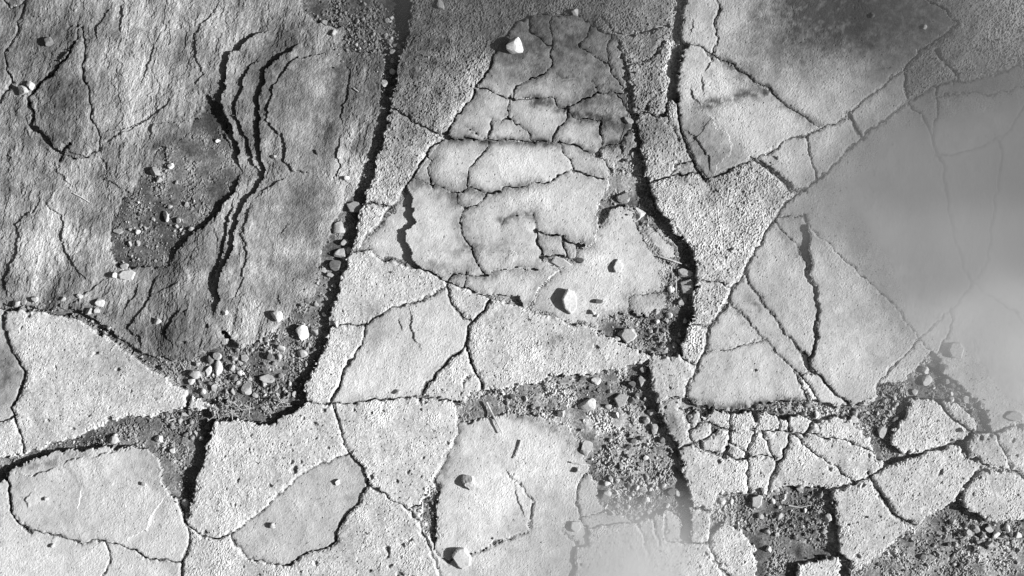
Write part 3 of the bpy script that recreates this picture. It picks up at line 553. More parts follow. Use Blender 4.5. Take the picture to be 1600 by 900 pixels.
# ------------------------------------------------------------------ the pavement and its stones
pavement = bpy.data.objects.new('pavement', None); COL.objects.link(pavement); pavement['kind'] = 'structure'
ZB = -7.0
for i in sorted(ids):
    a, b = np.searchsorted(srt, [i, i + 1]); id_ = order[a:b]
    rr, cc = np.divmod(id_, W)
    r0, r1, c0, c1 = max(rr.min() - 1, 0), min(rr.max() + 2, H), max(cc.min() - 1, 0), min(cc.max() + 2, W)
    q = (slice(r0, r1), slice(c0, c1))
    ins = LAB[q] == i; h_, w_ = ins.shape
    pad = np.pad(ins, 1); nb = [pad[1 + dr:1 + dr + h_, 1 + dc:1 + dc + w_] for dr in (-1, 0, 1) for dc in (-1, 0, 1) if dr or dc]
    ring = np.any(nb, 0) & ~ins
    xs, ys, ds = X[q], Y[q], D[q]
    w8 = np.zeros(ins.shape, np.float32); sx = w8.copy(); sy = w8.copy(); sdn = w8.copy()
    for (dr, dc) in [(dr, dc) for dr in (-1, 0, 1) for dc in (-1, 0, 1) if dr or dc]:
        k = 1.0 if dr == 0 or dc == 0 else .7
        def sh(A): return np.pad(A, 1)[1 + dr:1 + dr + h_, 1 + dc:1 + dc + w_]
        mi = sh(ins) * k; w8 += mi; sx += mi * sh(xs); sy += mi * sh(ys); sdn += mi * sh(ds)
    ww = np.maximum(w8, 1e-6); mx, my, md = sx / ww, sy / ww, sdn / ww
    t = np.clip(-ds / np.maximum(md - ds, .05), .08, .85)
    px = np.where(ring, xs + (mx - xs) * t, xs); py = np.where(ring, ys + (my - ys) * t, ys)
    zi = np.where(ins, Z[q], 0); sz = np.zeros(ins.shape, np.float32)
    for (dr, dc) in [(dr, dc) for dr in (-1, 0, 1) for dc in (-1, 0, 1) if dr or dc]:
        k = 1.0 if dr == 0 or dc == 0 else .7
        sz += k * np.pad(zi, 1)[1 + dr:1 + dr + h_, 1 + dc:1 + dc + w_]
    pz = np.where(ring, sz / ww - .3, Z[q])
    al = ins | ring
    nd = al[:-1, :-1] & al[1:, :-1] & al[:-1, 1:] & al[1:, 1:] & (ins[:-1, :-1] | ins[1:, :-1] | ins[:-1, 1:] | ins[1:, 1:])
    vi = np.full(ins.shape, -1, np.int32); vi[al] = np.arange(al.sum())
    r, c = np.where(nd)
    if not len(r): continue
    fa = np.stack([vi[r + 1, c], vi[r + 1, c + 1], vi[r, c + 1], vi[r, c]], 1)
    d = info[i]
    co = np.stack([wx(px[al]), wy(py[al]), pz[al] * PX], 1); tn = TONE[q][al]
    # side walls under the outline
    B = np.pad(nd, 1); cell = B[1:-1, 1:-1]
    E1 = []
    for (dr, dc, p0, p1) in ((0, -1, (0, 0), (1, 0)), (0, 1, (1, 1), (0, 1)), (-1, 0, (0, 1), (0, 0)), (1, 0, (1, 0), (1, 1))):
        bd = cell & ~B[1 + dr:1 + dr + cell.shape[0], 1 + dc:1 + dc + cell.shape[1]]
        r2, c2 = np.where(bd); E1.append(np.stack([vi[r2 + p0[0], c2 + p0[1]], vi[r2 + p1[0], c2 + p1[1]]], 1))
    E1 = np.concatenate(E1); us = np.unique(E1); mp = np.full(len(co), -1, np.int32); mp[us] = len(co) + np.arange(len(us))
    low = co[us].copy(); low[:, 2] = ZB * PX
    walls = np.stack([E1[:, 1], E1[:, 0], mp[E1[:, 0]], mp[E1[:, 1]]], 1)
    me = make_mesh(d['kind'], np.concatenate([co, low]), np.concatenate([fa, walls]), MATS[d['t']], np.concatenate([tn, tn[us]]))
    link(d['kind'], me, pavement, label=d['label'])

# ------------------------------------------------------------------ loose stones
def ico(level):
    t = (1 + 5 ** .5) / 2
    v = [(-1, t, 0), (1, t, 0), (-1, -t, 0), (1, -t, 0), (0, -1, t), (0, 1, t), (0, -1, -t), (0, 1, -t), (t, 0, -1), (t, 0, 1), (-t, 0, -1), (-t, 0, 1)]
    f = [(0, 11, 5), (0, 5, 1), (0, 1, 7), (0, 7, 10), (0, 10, 11), (1, 5, 9), (5, 11, 4), (11, 10, 2), (10, 7, 6), (7, 1, 8), (3, 9, 4), (3, 4, 2), (3, 2, 6), (3, 6, 8), (3, 8, 9), (4, 9, 5), (2, 4, 11), (6, 2, 10), (8, 6, 7), (9, 8, 1)]
    v = [np.array(p) / np.linalg.norm(p) for p in v]
    for _ in range(level):
        mid = {}; nf = []
        def mp(a, b):
            k = (min(a, b), max(a, b))
            if k not in mid:
                p = v[a] + v[b]; v.append(p / np.linalg.norm(p)); mid[k] = len(v) - 1
            return mid[k]
        for a, b, c in f:
            ab, bc, ca = mp(a, b), mp(b, c), mp(c, a)
            nf += [(a, ab, ca), (b, bc, ab), (c, ca, bc), (ab, bc, ca)]
        f = nf
    return np.array(v), np.array(f)
ICO = {k: ico(k) for k in (0, 1, 2, 3)}
def rock(level, cuts, seed, soft=.0):
    r = np.random.default_rng(seed); v, f = ICO[level]; v = v.copy()
    for _ in range(cuts):
        n = r.standard_normal(3); n /= np.linalg.norm(n); d = r.uniform(.34, .66)
        e = v @ n - d; v -= np.maximum(e, 0)[:, None] * n * (1 - soft)
    v *= 1 + r.normal(0, .02, (len(v), 1))
    v -= (v.max(0) + v.min(0)) / 2; v /= (v.max(0) - v.min(0)) / 2
    return v, f
def plate(seed):
    '''a broken flat piece: irregular outline, flat top, chamfered rim, closed below'''
    r = np.random.default_rng(seed); n = int(r.integers(5, 8)); a = np.sort(np.arange(n) * 6.2832 / n + r.uniform(-.35, .35, n)); p = np.stack([np.cos(a), np.sin(a)], 1) * r.uniform(.85, 1.1, (n, 1))
    q = []
    for i in range(n):
        u, w = p[i], p[(i + 1) % n]
        for t in (0.06, .35, .65, .94): q.append(u + (w - u) * t + r.normal(0, .018, 2))
    q = np.array(q); q -= (q.max(0) + q.min(0)) / 2; q /= (q.max(0) - q.min(0)) / 2; m = len(q); V = []
    for k, (sc_, z) in enumerate(((.97, -1), (1.0, .35), (.95, .8), (.84, 1.0))): V += [(x_ * sc_ + r.normal(0, .012), y_ * sc_ + r.normal(0, .012), z + (r.normal(0, .018) if k else 0)) for x_, y_ in q]
    V += [(0, 0, 1.0), (0, 0, -1)]; F = []
    for k in range(3):
        for i in range(m):
            j = (i + 1) % m; F += [(k * m + i, k * m + j, (k + 1) * m + j), (k * m + i, (k + 1) * m + j, (k + 1) * m + i)]
    for i in range(m):
        j = (i + 1) % m; F += [(3 * m + i, 3 * m + j, 4 * m), (j, i, 4 * m + 1)]
    return np.array(V), np.array(F)
def pebble(x, y, w, h, rot, shade, label_, group=None, cuts=9, flatness=.75, seed=None, sink=.25, level=None):
    seed = int(x * 13 + y * 7) if seed is None else seed
    lv_ = level if level is not None else (2 if max(w, h) > 7 else 1)
    v, f = rock(lv_, cuts, seed, .05)
    hz = min(w, h) * flatness
    if flatness < .5: v, f = plate(seed)
    v = v * np.array([w / 2, h / 2, hz / 2]) * PX
    me = make_mesh('pebble', v, f, M_PEB[shade], np.full(len(v), rng.uniform(.88, 1.12)))
    o = link('pebble', me, None, label=label_, group=group, category='stone')
    r_, c_ = at(x, y); k = 2
    zt = np.median(ZT[max(r_ - k, 0):r_ + k + 1, max(c_ - k, 0):c_ + k + 1])
    o.location = (wx(x), wy(y), (zt + hz * (.5 - sink)) * PX); o.rotation_euler = (rng.normal(0, .12), rng.normal(0, .12), -math.radians(rot))
    return o
PEB = [  # x, y, w, h, turn, shade, label
 (805, 72, 28, 27, 10, 'pale', 'big rounded white stone on top of the cracked slab, casting a long shadow'),
 (733, 755, 20, 28, -20, 'pale', 'white oblong stone alone on the smooth sandy slab'),
 (722, 873, 28, 34, -20, 'pale', 'flat pale triangular stone near the bottom edge of the sandy slab'),
 (917, 633, 30, 19, -5, 'pale', 'white egg shaped stone on the dark soil below the pointed slab'),
 (917, 701, 18, 25, 10, 'pale', 'white blocky stone on the right rim of the sandy slab'),
 (972, 626, 24, 20, -35, 'grey', 'flat grey angular stone right of the white egg shaped one'),
 (963, 650, 10, 10, 0, 'pale', 'small white stone with a long dark shadow under the flat grey one'),
 (948, 776, 19, 17, -20, 'pale', 'pale angular stone at the foot of the gravel by the murky water'),
 (900, 824, 17, 17, 10, 'pale', 'pale square stone just inside the murky bottom pool'),
 (1023, 672, 12, 18, 5, 'grey', 'grey upright block beside the steep shadowed wall of stone'),
 (1010, 658, 13, 12, 0, 'grey', 'grey cube shaped stone next to an upright block'),
 (1020, 645, 17, 11, 30, 'grey', 'slanting grey shard above a grey cube shaped stone'),
 (1035, 689, 10, 11, 10, 'dark', 'dark little block in the shadow right of the upright block'),
 (1003, 597, 14, 17, 20, 'grey', 'hollow looking grey stone left of the wall corner below the pointed slab'),
 (988, 602, 12, 13, 20, 'dark', 'dark stone left of the hollow looking grey stone'),
 (932, 596, 16, 12, 15, 'pale', 'pale split stone under the bottom edge of the pointed slab'),
 (1005, 578, 11, 10, 0, 'grey', 'small grey stone at the tip of the pointed slab'),
 (878, 411, 32, 15, 22, 'pale', 'loose plate of stone broken off below the square hole in the slab'),
 (966, 416, 15, 22, 12, 'pale', 'thin pale flake standing on the lower layer of the cracked slab'),
 (890, 471, 24, 41, -5, 'pale', 'tall pale plate of stone leaning on the lower layer of the cracked slab'),
 (907, 407, 13, 9, 0, 'dark', 'dark flat chip right of the loose plate'),
 (936, 471, 13, 7, 5, 'dark', 'dark chip right of the tall pale plate'),
 (927, 488, 8, 8, 0, 'pale', 'upper of two tiny white stones near the rim of the pointed slab'),
 (933, 493, 6, 6, 0, 'pale', 'lower of two tiny white stones near the rim of the pointed slab'),
 (975, 308, 22, 18, 10, 'grey', 'grey angular stone at the head of the lower layer beside the winding gap'),
 (999, 336, 20, 24, 15, 'pale', 'white speckled stone beside the winding shadowed gap'),
 (1074, 427, 27, 15, 5, 'pale', 'long white stone uppermost of two against the rough funnel shaped stone'),
 (1076, 449, 21, 24, -15, 'grey', 'grey wedge of stone under the long white one'),
 (1076, 415, 13, 9, 20, 'dark', 'small dark stone above the long white one'),
 (1050, 452, 13, 11, -10, 'pale', 'small white stone left of the grey wedge'),
 (1065, 472, 10, 10, 0, 'grey', 'small grey stone under the grey wedge'),
 (1047, 493, 11, 9, 0, 'pale', 'small white stone on gravel at the end of the winding gap'),
 (1028, 503, 9, 8, 0, 'pale', 'small pale pebble lowest of the row at the end of the winding gap'),
 (1043, 501, 8, 7, 0, 'grey', 'small grey pebble just under the small white stone in the winding gap'),
 (1072, 501, 7, 9, 0, 'pale', 'tiny white stone tight against the narrow mortar band'),
 (983, 524, 25, 24, -15, 'pale', 'flat pale five sided stone at the upper edge of the pointed slab'),
 (963, 530, 14, 10, 30, 'pale', 'small pale stone half buried left of the five sided one'),
 (982, 189, 16, 10, 20, 'grey', 'broken grey stone wedged in the narrow gap by the mortar band'),
 (990, 239, 8, 7, 0, 'grey', 'small grey stone lying in the narrow gap below the wedged one'),
 (898, 20, 12, 11, 0, 'pale', 'pale stone on the top rim of the cracked slab in murky water'),
 (688, 8, 11, 19, -12, 'pale', 'pale slender stone under water on the left mortar strip'),
 (552, 323, 26, 18, 15, 'grey', 'flat grey angular stone in the dark gap beside the mortar strip'),
 (528, 355, 20, 20, 0, 'grey', 'round grey stone below the flat angular one in the gap'),
 (530, 398, 18, 19, -20, 'pale', 'pale rounded stone half way down the gap'),
 (523, 415, 18, 17, 0, 'dark', 'dark round stone under the pale one half way down the gap'),
 (545, 391, 10, 12, 0, 'grey', 'grey pebble squeezed between the pale stone and the mortar strip'),
 (537, 378, 14, 11, 0, 'grey', 'grey crumbly stone above the pale one in the gap'),
 (515, 430, 12, 8, 10, 'grey', 'small grey stone under the dark round one in the gap'),
 (432, 494, 20, 18, 10, 'pale', 'white rough stone at the foot of the smooth slate ledge'),
 (471, 520, 19, 25, -10, 'pale', 'large white angular stone in the gravel at the end of the gap'),
 (490, 518, 14, 11, 20, 'grey', 'pale grey stone touching the large white angular one'),
 (438, 545, 13, 12, 0, 'pale', 'bright white pebble below left of the large angular one'),
 (471, 553, 17, 13, 5, 'grey', 'round banded stone below the large white angular one'),
 (340, 575, 13, 24, -3, 'pale', 'white upright oval stone in the gravel'),
 (375, 584, 14, 10, 10, 'pale', 'white oval stone right of the upright oval one'),
 (324, 580, 9, 17, 25, 'pale', 'pale narrow stone left of the upright oval one'),
 (338, 557, 14, 12, 0, 'grey', 'grey stone just above the upright oval one'),
 (326, 563, 13, 12, 20, 'dark', 'dark squarish stone above left of the upright oval one'),
 (302, 586, 18, 14, 10, 'grey', 'grey stone at the tip of the arched slab'),
 (298, 597, 12, 10, 0, 'pale', 'pale stone tight against the rim of the arched slab'),
 (315, 613, 10, 13, 10, 'pale', 'pale stone beside the dry needles, nearest the rim'),
 (334, 606, 10, 13, 0, 'pale', 'pale block above the dry needles'),
 (361, 575, 11, 11, 0, 'grey', 'grey stone between the two white oval ones'),
 (380, 560, 13, 13, 10, 'grey', 'grey flat stone above the white oval stone on gravel'),
 (416, 592, 25, 14, 5, 'grey', 'wide brownish flat stone in the middle of the dark gravel'),
 (384, 608, 18, 20, 10, 'grey', 'large grey crumbly lump right of the dry needles'),
 (155, 473, 15, 13, 10, 'pale', 'white stone above the arched slab rim'),
 (138, 487, 14, 10, -30, 'grey', 'grey slanting stone under the white one above the arched slab rim'),
 (150, 485, 10, 10, 0, 'grey', 'small round grey stone touching the white one above the arched rim'),
 (245, 502, 13, 11, 0, 'pale', 'white pebble by itself on the lower slate'),
 (352, 488, 10, 9, 0, 'pale', 'white pebble at the lower end of the black ledges'),
 (197, 430, 27, 16, -5, 'pale', 'pale flat stone at the lower edge of the soil hollow in slate'),
 (178, 430, 8, 10, 0, 'pale', 'small pale pebble left of the pale flat stone at the soil hollow'),
 (193, 416, 14, 10, -10, 'grey', 'grey stone directly above the pale flat stone at the soil hollow'),
 (257, 338, 12, 18, 5, 'pale', 'pale oblong stone in the middle of the soil hollow'),
 (213, 362, 9, 8, 0, 'pale', 'small white pebble on the left of the soil hollow'),
 (182, 361, 17, 9, 5, 'grey', 'grey flat stone at the left rim of the soil hollow'),
 (297, 358, 11, 9, 0, 'grey', 'grey pebble at the right rim of the soil hollow'),
 (240, 267, 17, 14, 0, 'grey', 'dull grey block near the top of the soil hollow'),
 (265, 259, 11, 10, 0, 'pale', 'white pebble near the top of the soil hollow'),
 (338, 219, 9, 6, -15, 'pale', 'small white chip at the upper ledge of the slate'),
 (123, 463, 10, 8, 0, 'pale', 'small pale stone on slate left of the white stone'),
 (97, 467, 9, 7, 0, 'pale', 'tiny pale stone between two others above the arched slab'),
 (53, 468, 11, 10, 0, 'pale', 'pale pebble at the upper left corner of the arched slab'),
 (23, 475, 13, 11, 0, 'grey', 'grey stone at the far left corner above the arched slab'),
 (47, 133, 15, 12, 35, 'pale', 'white cube of stone, upper of a pair on the slate'),
 (35, 142, 17, 16, 20, 'grey', 'grey six sided stone, lower of a pair on the slate'),
 (73, 64, 18, 15, 0, 'dark', 'dark block with a black shadow near the top left of the slate'),
 (428, 245, 9, 6, 0, 'grey', 'small grey chip on the dark slate ledge'),
 (495, 237, 8, 7, 40, 'dark', 'dark slanting chip on the smooth slate ledge'),
 (175, 688, 16, 14, 0, 'pale', 'round pale stone on the soil band between two slabs'),
 (245, 687, 14, 11, 0, 'pale', 'white knobbly stone right of the round pale one on the soil band'),
 (267, 705, 8, 9, 0, 'pale', 'small white stone above the chipped slab right corner'),
 (312, 686, 8, 8, 0, 'pale', 'small round white pebble at the shadowed end of the soil band'),
 (225, 756, 9, 7, 0, 'pale', 'small pale chip on the chipped smooth slab, rightmost'),
 (72, 779, 7, 7, 0, 'pale', 'small pale chip on the chipped smooth slab, leftmost'),
 (81, 853, 8, 7, 0, 'pale', 'small pale chip on the bottom left slab'),
 (290, 808, 8, 12, 10, 'grey', 'small stone stuck in the joint right of the chipped slab'),
 (287, 787, 12, 14, 0, 'grey', 'grey wedge at the top of the joint right of the chipped slab'),
 (620, 612, 15, 9, -5, 'pale', 'pale pebble in the joint above the slab with a bright edge'),
 (425, 822, 9, 9, 0, 'grey', 'small round chip in the sunken smooth stone'),
 (527, 754, 7, 11, 15, 'pale', 'small oval chip on the upper part of the sunken stone'),
 (902, 735, 9, 9, 0, 'grey', 'small broken chip on the sandy slab left of the gravel'),
 (877, 647, 12, 11, 0, 'grey', 'round grey lump on soil below left of the white egg shaped stone'),
 (1063, 773, 15, 11, 20, 'grey', 'grey flat shard at the foot of the wall of pale slabs'),
 (1010, 783, 13, 12, 0, 'pale', 'pale stone half sunk where the gravel meets the murky water'),
 (1007, 766, 12, 9, 10, 'pale', 'flat pale chip in the gravel above the murky water'),
 (1052, 770, 18, 12, -15, 'dark', 'dark flat stone in the gravel left of the grey shard'),
 (957, 803, 11, 10, 0, 'pale', 'small pale stone at the murky water edge below the gravel'),
 (1184, 784, 18, 22, 30, 'pale', 'pale wedge of stone under the shattered paving'),
 (1220, 808, 12, 11, 0, 'pale', 'pale stone in the dark soil pocket, middle of a row'),
 (1190, 808, 12, 9, 20, 'grey', 'grey chip in the dark soil pocket, left in a row'),
 (1296, 811, 12, 16, -20, 'pale', 'pale oblong stone at the right rim of the dark soil pocket'),
 (1203, 860, 9, 11, 0, 'pale', 'pale pebble low on the left of the dark soil pocket'),
 (1380, 676, 15, 20, 10, 'grey', 'grey stone with a big black shadow beside the shattered paving'),
 (1337, 656, 12, 12, 0, 'pale', 'white stone on gravel above the shattered paving right end'),
 (1278, 649, 8, 12, 10, 'pale', 'white sliver of stone in the joint under the smooth slabs'),
 (1503, 766, 10, 9, 0, 'pale', 'round white pebble on the joint between two rough slabs'),
 (1515, 836, 14, 14, -20, 'grey', 'grey angular stone under the right hand slab, leftmost of its cluster'),
 (1528, 829, 13, 16, -30, 'grey', 'grey upright shard in the cluster under the right hand slab'),
 (1548, 827, 16, 14, 10, 'grey', 'grey stone in the middle of the cluster under the right hand slab'),
 (1560, 838, 13, 12, 0, 'pale', 'pale block in the cluster under the right hand slab'),
 (1577, 827, 9, 13, 0, 'pale', 'pale narrow stone at the end of the cluster under the right hand slab'),
 (1595, 838, 12, 9, 0, 'pale', 'pale stone at the frame edge under the right hand slab'),
 (1548, 853, 14, 12, 0, 'grey', 'grey lump below the cluster under the right hand slab'),
 (1495, 548, 25, 25, 0, 'pale', 'pale square stone dimly seen in the edge of the milky water'),
 (1477, 577, 16, 17, 0, 'grey', 'grey stone below left of the stone in the milky water'),
 (1450, 579, 12, 12, 0, 'pale', 'round pale stone right of the slanting slab corner'),
 (1452, 595, 17, 18, 10, 'pale', 'white stone under the round pale one by the slab corner'),
 (1482, 597, 11, 9, 0, 'grey', 'grey pebble right of the white stone by the slab corner'),
 (1513, 625, 10, 12, 0, 'pale', 'pale pebble above the thin wedge of stone on gravel'),
 (1586, 651, 30, 16, 0, 'pale', 'broad pale stone at the frame edge beside the milky water'),
 (1490, 603, 14, 9, 0, 'dark', 'dark stone on gravel below the milky water edge'),
 (1445, 42, 7, 8, 0, 'pale', 'tiny pale stone under the milky water on the dark stain'),
 (1363, 24, 7, 9, 30, 'dark', 'tiny dark chip on the stained slab'),
 (505, 33, 11, 8, 0, 'grey', 'grey pebble on the gravelly top of the slate'),
 (613, 110, 11, 10, 0, 'pale', 'pale pebble on the lip of the deep shadowed gap'),
 (613, 93, 9, 9, 0, 'grey', 'grey pebble just above the pale one on the lip of the gap'),
 (600, 129, 10, 12, 0, 'grey', 'grey pebble below the pale one on the lip of the gap'),
 (604, 30, 8, 8, 0, 'pale', 'pale pebble near the top of the gap, under murky water'),
 (541, 278, 8, 7, 0, 'pale', 'tiny white pebble at the lower right corner of the slate ledge'),
]
taken = []
for x, y, w, h, rot, shade, lb in PEB:
    flat = lb.startswith(('flat', 'tall pale plate', 'loose plate', 'thin', 'wide', 'dark flat', 'grey flat', 'broad pale', 'pale flat', 'pale wedge', 'pale square', 'grey wedge')) 
    pebble(x, y, w, h, rot, shade, lb, group='loose stones on the paving', cuts=6 if 'rounded' in lb or 'oval' in lb or 'egg' in lb or 'round' in lb else 7, flatness=.32 if flat else (.62 if max(w, h) > 14 else .75), sink=.12 if flat else .2)
    taken.append((x, y, max(w, h) * .55))

# scattered small stones that nothing tells apart, by patch of soil
ZONES = [  # x, y, rx, ry, gravel count, chip count, phrase
 (440, 575, 85, 55, 520, 26, 'small grey chip in the gravel at the lower end of the deep gap'),
 (500, 470, 40, 80, 220, 8, 'small grey chip in the narrow gravel strip beside the smooth slate ledge'),
 (340, 590, 50, 35, 200, 10, 'small grey chip in the gravel by the tip of the arched slab'),
 (540, 60, 100, 60, 420, 8, 'small grey chip in the loose grit on top of the slate'), (603, 110, 28, 90, 360, 0, ''),
 (400, 620, 70, 25, 260, 10, 'small dark chip in the gravel around the dry needles'),
 (230, 340, 70, 80, 220, 10, 'small grey chip in the soil hollow of the slate'), (220, 385, 40, 40, 80, 0, ''),
 (60, 475, 70, 12, 90, 0, ''), (170, 505, 60, 22, 130, 6, 'small grey chip along the rim of the arched slab'), (240, 560, 50, 20, 110, 0, ''),
 (290, 660, 45, 30, 260, 10, 'small grey chip on the soil band between two pale slabs'), (150, 690, 100, 14, 160, 0, ''), (280, 770, 14, 50, 60, 0, ''),
 (990, 710, 60, 55, 700, 14, 'small grey chip on the rough soil left of the pale wall'), (990, 780, 60, 35, 420, 18, 'small pale chip in the gravel at the murky water edge'), (880, 615, 110, 28, 420, 12, 'small grey chip on dark soil below the pointed slab'), (1000, 620, 25, 40, 130, 6, 'small grey chip beside the steep end of the pointed slab'), (830, 650, 50, 20, 100, 0, ''),
 (1035, 520, 30, 40, 320, 10, 'small grey chip at the gravel end of the winding gap'), (985, 530, 50, 22, 160, 0, ''), (960, 330, 30, 30, 60, 0, ''), (1050, 470, 20, 40, 80, 0, ''),
 (1240, 800, 70, 60, 600, 12, 'small grey chip in the dark soil pocket under the shattered paving'), (1170, 780, 60, 18, 150, 6, 'small pale chip under the lower edge of the shattered paving'), (1290, 770, 30, 20, 80, 0, ''),
 (1480, 860, 130, 45, 900, 20, 'small grey chip on the soil of the bottom right corner'), (1550, 835, 50, 22, 200, 10, 'small grey chip among the cluster under the right hand slab'),
 (1480, 590, 60, 40, 260, 5, 'small pale chip on the gravel by the slanting slab corner'), (1370, 650, 50, 40, 360, 12, 'small grey chip in the gravel between shattered and smooth paving'), (1250, 640, 110, 14, 260, 8, 'small grey chip in the joint above the shattered paving'), (1530, 625, 50, 25, 200, 4, 'small grey chip above the right hand slabs'), (1500, 680, 80, 12, 120, 0, ''),
 (1080, 630, 40, 12, 50, 0, ''), (670, 790, 20, 50, 110, 0, ''), (875, 840, 40, 40, 60, 0, ''), (350, 480, 40, 16, 80, 0, ''), (800, 640, 300, 250, 160, 0, ''), (1200, 250, 30, 30, 50, 0, ''),
]
import re
def short(lb): return re.split(r',| on | in | at | below | beside | above | by | with | under | near | between | of the | casting | lying | half | alone | from ', lb)[0]
cnts = {}
for p in PEB: cnts[short(p[6])] = cnts.get(short(p[6]), 0) + 1
REF = [(p[0], p[1], short(p[6])) for p in PEB if cnts[short(p[6])] == 1 and len(short(p[6]).split()) >= 3]
used_lb = set()
def chip_label(x, y, shade, size):
    best = sorted(REF, key=lambda r: (r[0] - x) ** 2 + (r[1] - y) ** 2)[:5]
    for bx, by, nm in best:
        dx, dy = x - bx, y - by; dd = math.hypot(dx, dy)
        if dd > 130: break
        k = int(round(math.atan2(-dy, dx) / (math.pi / 4))) % 8
        dr = ('right of', 'above right of', 'above', 'above left of', 'left of', 'below left of', 'below', 'below right of')[k]
        ds = 'just' if dd < 30 else ('some way' if dd < 65 else 'well')
        lb = '%s %s chip of stone %s %s the %s' % ('tiny' if size < 8 else 'small', shade, ds, dr, nm)
        if lb not in used_lb and len(lb.split()) <= 16: used_lb.add(lb); return lb
    return None
shapes = [rock(0, 3, 100 + k) for k in range(10)] + [rock(1, 8, 200 + k) for k in range(10)]
GV, GF, GT = [], [], []; nv = 0
for zx, zy, rx, ry, ng, nc, ph in ZONES:
    ng = int(ng * (.55 if zx > 800 else .9))
    a = rng.uniform(0, 2 * math.pi, ng * 2); r = np.sqrt(rng.uniform(0, 1, ng * 2)) * rng.uniform(.6, 1.15, ng * 2)
    gx, gy = zx + rx * r * np.cos(a), zy + ry * r * np.sin(a); k = 0
    for x, y in zip(gx, gy):
        r_, c_ = at(x, y)
        if LAB[r_, c_] > 0 and rng.random() > (.4 if D[r_, c_] < 5 else .05): continue
        k += 1
        if k > ng: break
        s = min(.7 * math.exp(abs(rng.normal(0, .68))), 6.0)
        v, f = shapes[rng.integers(10) if s < 2.0 else 10 + rng.integers(10)]
        th = rng.uniform(0, 6.28); c, sn = math.cos(th), math.sin(th)
        sc = np.array([s, s * rng.uniform(.6, 1), s * rng.uniform(.5, .9)]) * PX * .95
        vv = v * sc; vv = np.stack([vv[:, 0] * c - vv[:, 1] * sn, vv[:, 0] * sn + vv[:, 1] * c, vv[:, 2]], 1)
        vv += (wx(x), wy(y), (ZT[r_, c_] + s * .25) * PX)
        GV.append(vv); GF.append(f + nv); nv += len(v); GT.append(np.full(len(v), np.clip(rng.lognormal(-.1, .45), .35, 2.4)))
    for _ in range(nc):
        for tr in range(40):
            t = rng.uniform(0, 6.28); q = math.sqrt(rng.uniform(0, 1)); x, y = zx + rx * q * math.cos(t), zy + ry * q * math.sin(t); r_, c_ = at(x, y)
            s = rng.uniform(6.5, 11)
            if LAB[r_, c_] == 0 and 0 < x < 1600 and 0 < y < 900 and all((x - a_) ** 2 + (y - b_) ** 2 > (c_2 + s * .5) ** 2 for a_, b_, c_2 in taken): break
        else: continue
        sh_ = 'pale' if ph.startswith('small pale') else ('dark' if rng.random() < .25 else 'grey')
        lb = chip_label(x, y, sh_, s)
        if not lb: continue
        taken.append((x, y, s * .5))
        pebble(x, y, s, s * rng.uniform(.65, 1), rng.uniform(0, 180), sh_, lb, group='loose stones on the paving', level=1, cuts=7)
link('gravel', make_mesh('gravel', np.concatenate(GV), np.concatenate(GF), M_GRAVEL, np.concatenate(GT)), kind='stuff', label='loose grit and fine gravel strewn over the soil between the slabs', category='gravel')

# ------------------------------------------------------------------ twigs and dry needles
M_TWIG = stone_mat('dry_twig', .42, 300, .3, .4, 400); M_NEEDLE = stone_mat('dry_needle', .3, 300, .4, .2, 400)
def tube(pts, r0, r1, n=6):
    pts = [np.array(p, float) for p in pts]; V, F = [], []
    for i, p in enumerate(pts):
        d = pts[min(i + 1, len(pts) - 1)] - pts[max(i - 1, 0)]; d /= np.linalg.norm(d)
        u = np.cross(d, (0, 0, 1)); u /= np.linalg.norm(u) + 1e-9; w = np.cross(u, d); r = r0 + (r1 - r0) * i / (len(pts) - 1)
        for k in range(n):
            a = 6.2832 * k / n; V.append(p + r * (math.cos(a) * u + math.sin(a) * w))
    for i in range(len(pts) - 1):
        for k in range(n): F.append((i * n + k, i * n + (k + 1) % n, (i + 1) * n + (k + 1) % n, (i + 1) * n + k))
    return np.array(V), np.array(F)
def twig(pts, r, lb, lift=1.5, name='twig'):
    w3 = []
    for i, (x, y) in enumerate(pts):
        r_, c_ = at(x, y); w3.append((wx(x), wy(y), (max(ZT[r_, c_], 0) + r + lift) * PX))
    V, F = tube(w3, r * PX, r * .6 * PX)
    link(name, make_mesh(name, V, F, M_TWIG, np.ones(len(V))), label=lb, category='twig', group='twigs and straws on the paving')
twig([(760, 629), (768, 645), (777, 662), (785, 678)], 1.5, 'thin straight twig at the top of the sandy slab', 3)
twig([(814, 688), (810, 702), (804, 717)], 1.2, 'short dark twig in the middle of the sandy slab', .5)
twig([(893, 723), (908, 726), (923, 728)], 1.3, 'short twig lying between sandy slab and rough soil', 1.2)
twig([(516, 302), (527, 306), (540, 315)], .9, 'small bent stalk at the edge of the slate beside the dark gap', 2) if False else None
twig([(1032, 401), (1048, 406), (1066, 412)], 1.2, 'thin twig reaching into the winding gap', 3)
twig([(1058, 434), (1057, 448), (1058, 462)], .9, 'fine upright stalk between two small stones in the winding gap', 4)
twig([(552, 137), (556, 140), (560, 143)], 1.0, 'tiny pale straw on the smooth slate ledge', .6)
twig([(513, 300), (526, 306), (538, 315)], 1.0, 'thin straw on the light streak of the slate', .8) if False else None
twig([(514 - 400, 302), (526 - 400, 308), (538 - 400, 316)], 1.0, 'thin straw lying on the slate at left', .8)
twig([(1234, 791), (1252, 794), (1270, 790)], 1.1, 'thin stalk crossing the top of the dark soil pocket', 3)
twig([(262, 658), (268, 656), (273, 655)], 1.5, 'pale sliver of straw on the soil band', 1)
NV, NF = [], []; nn = 0
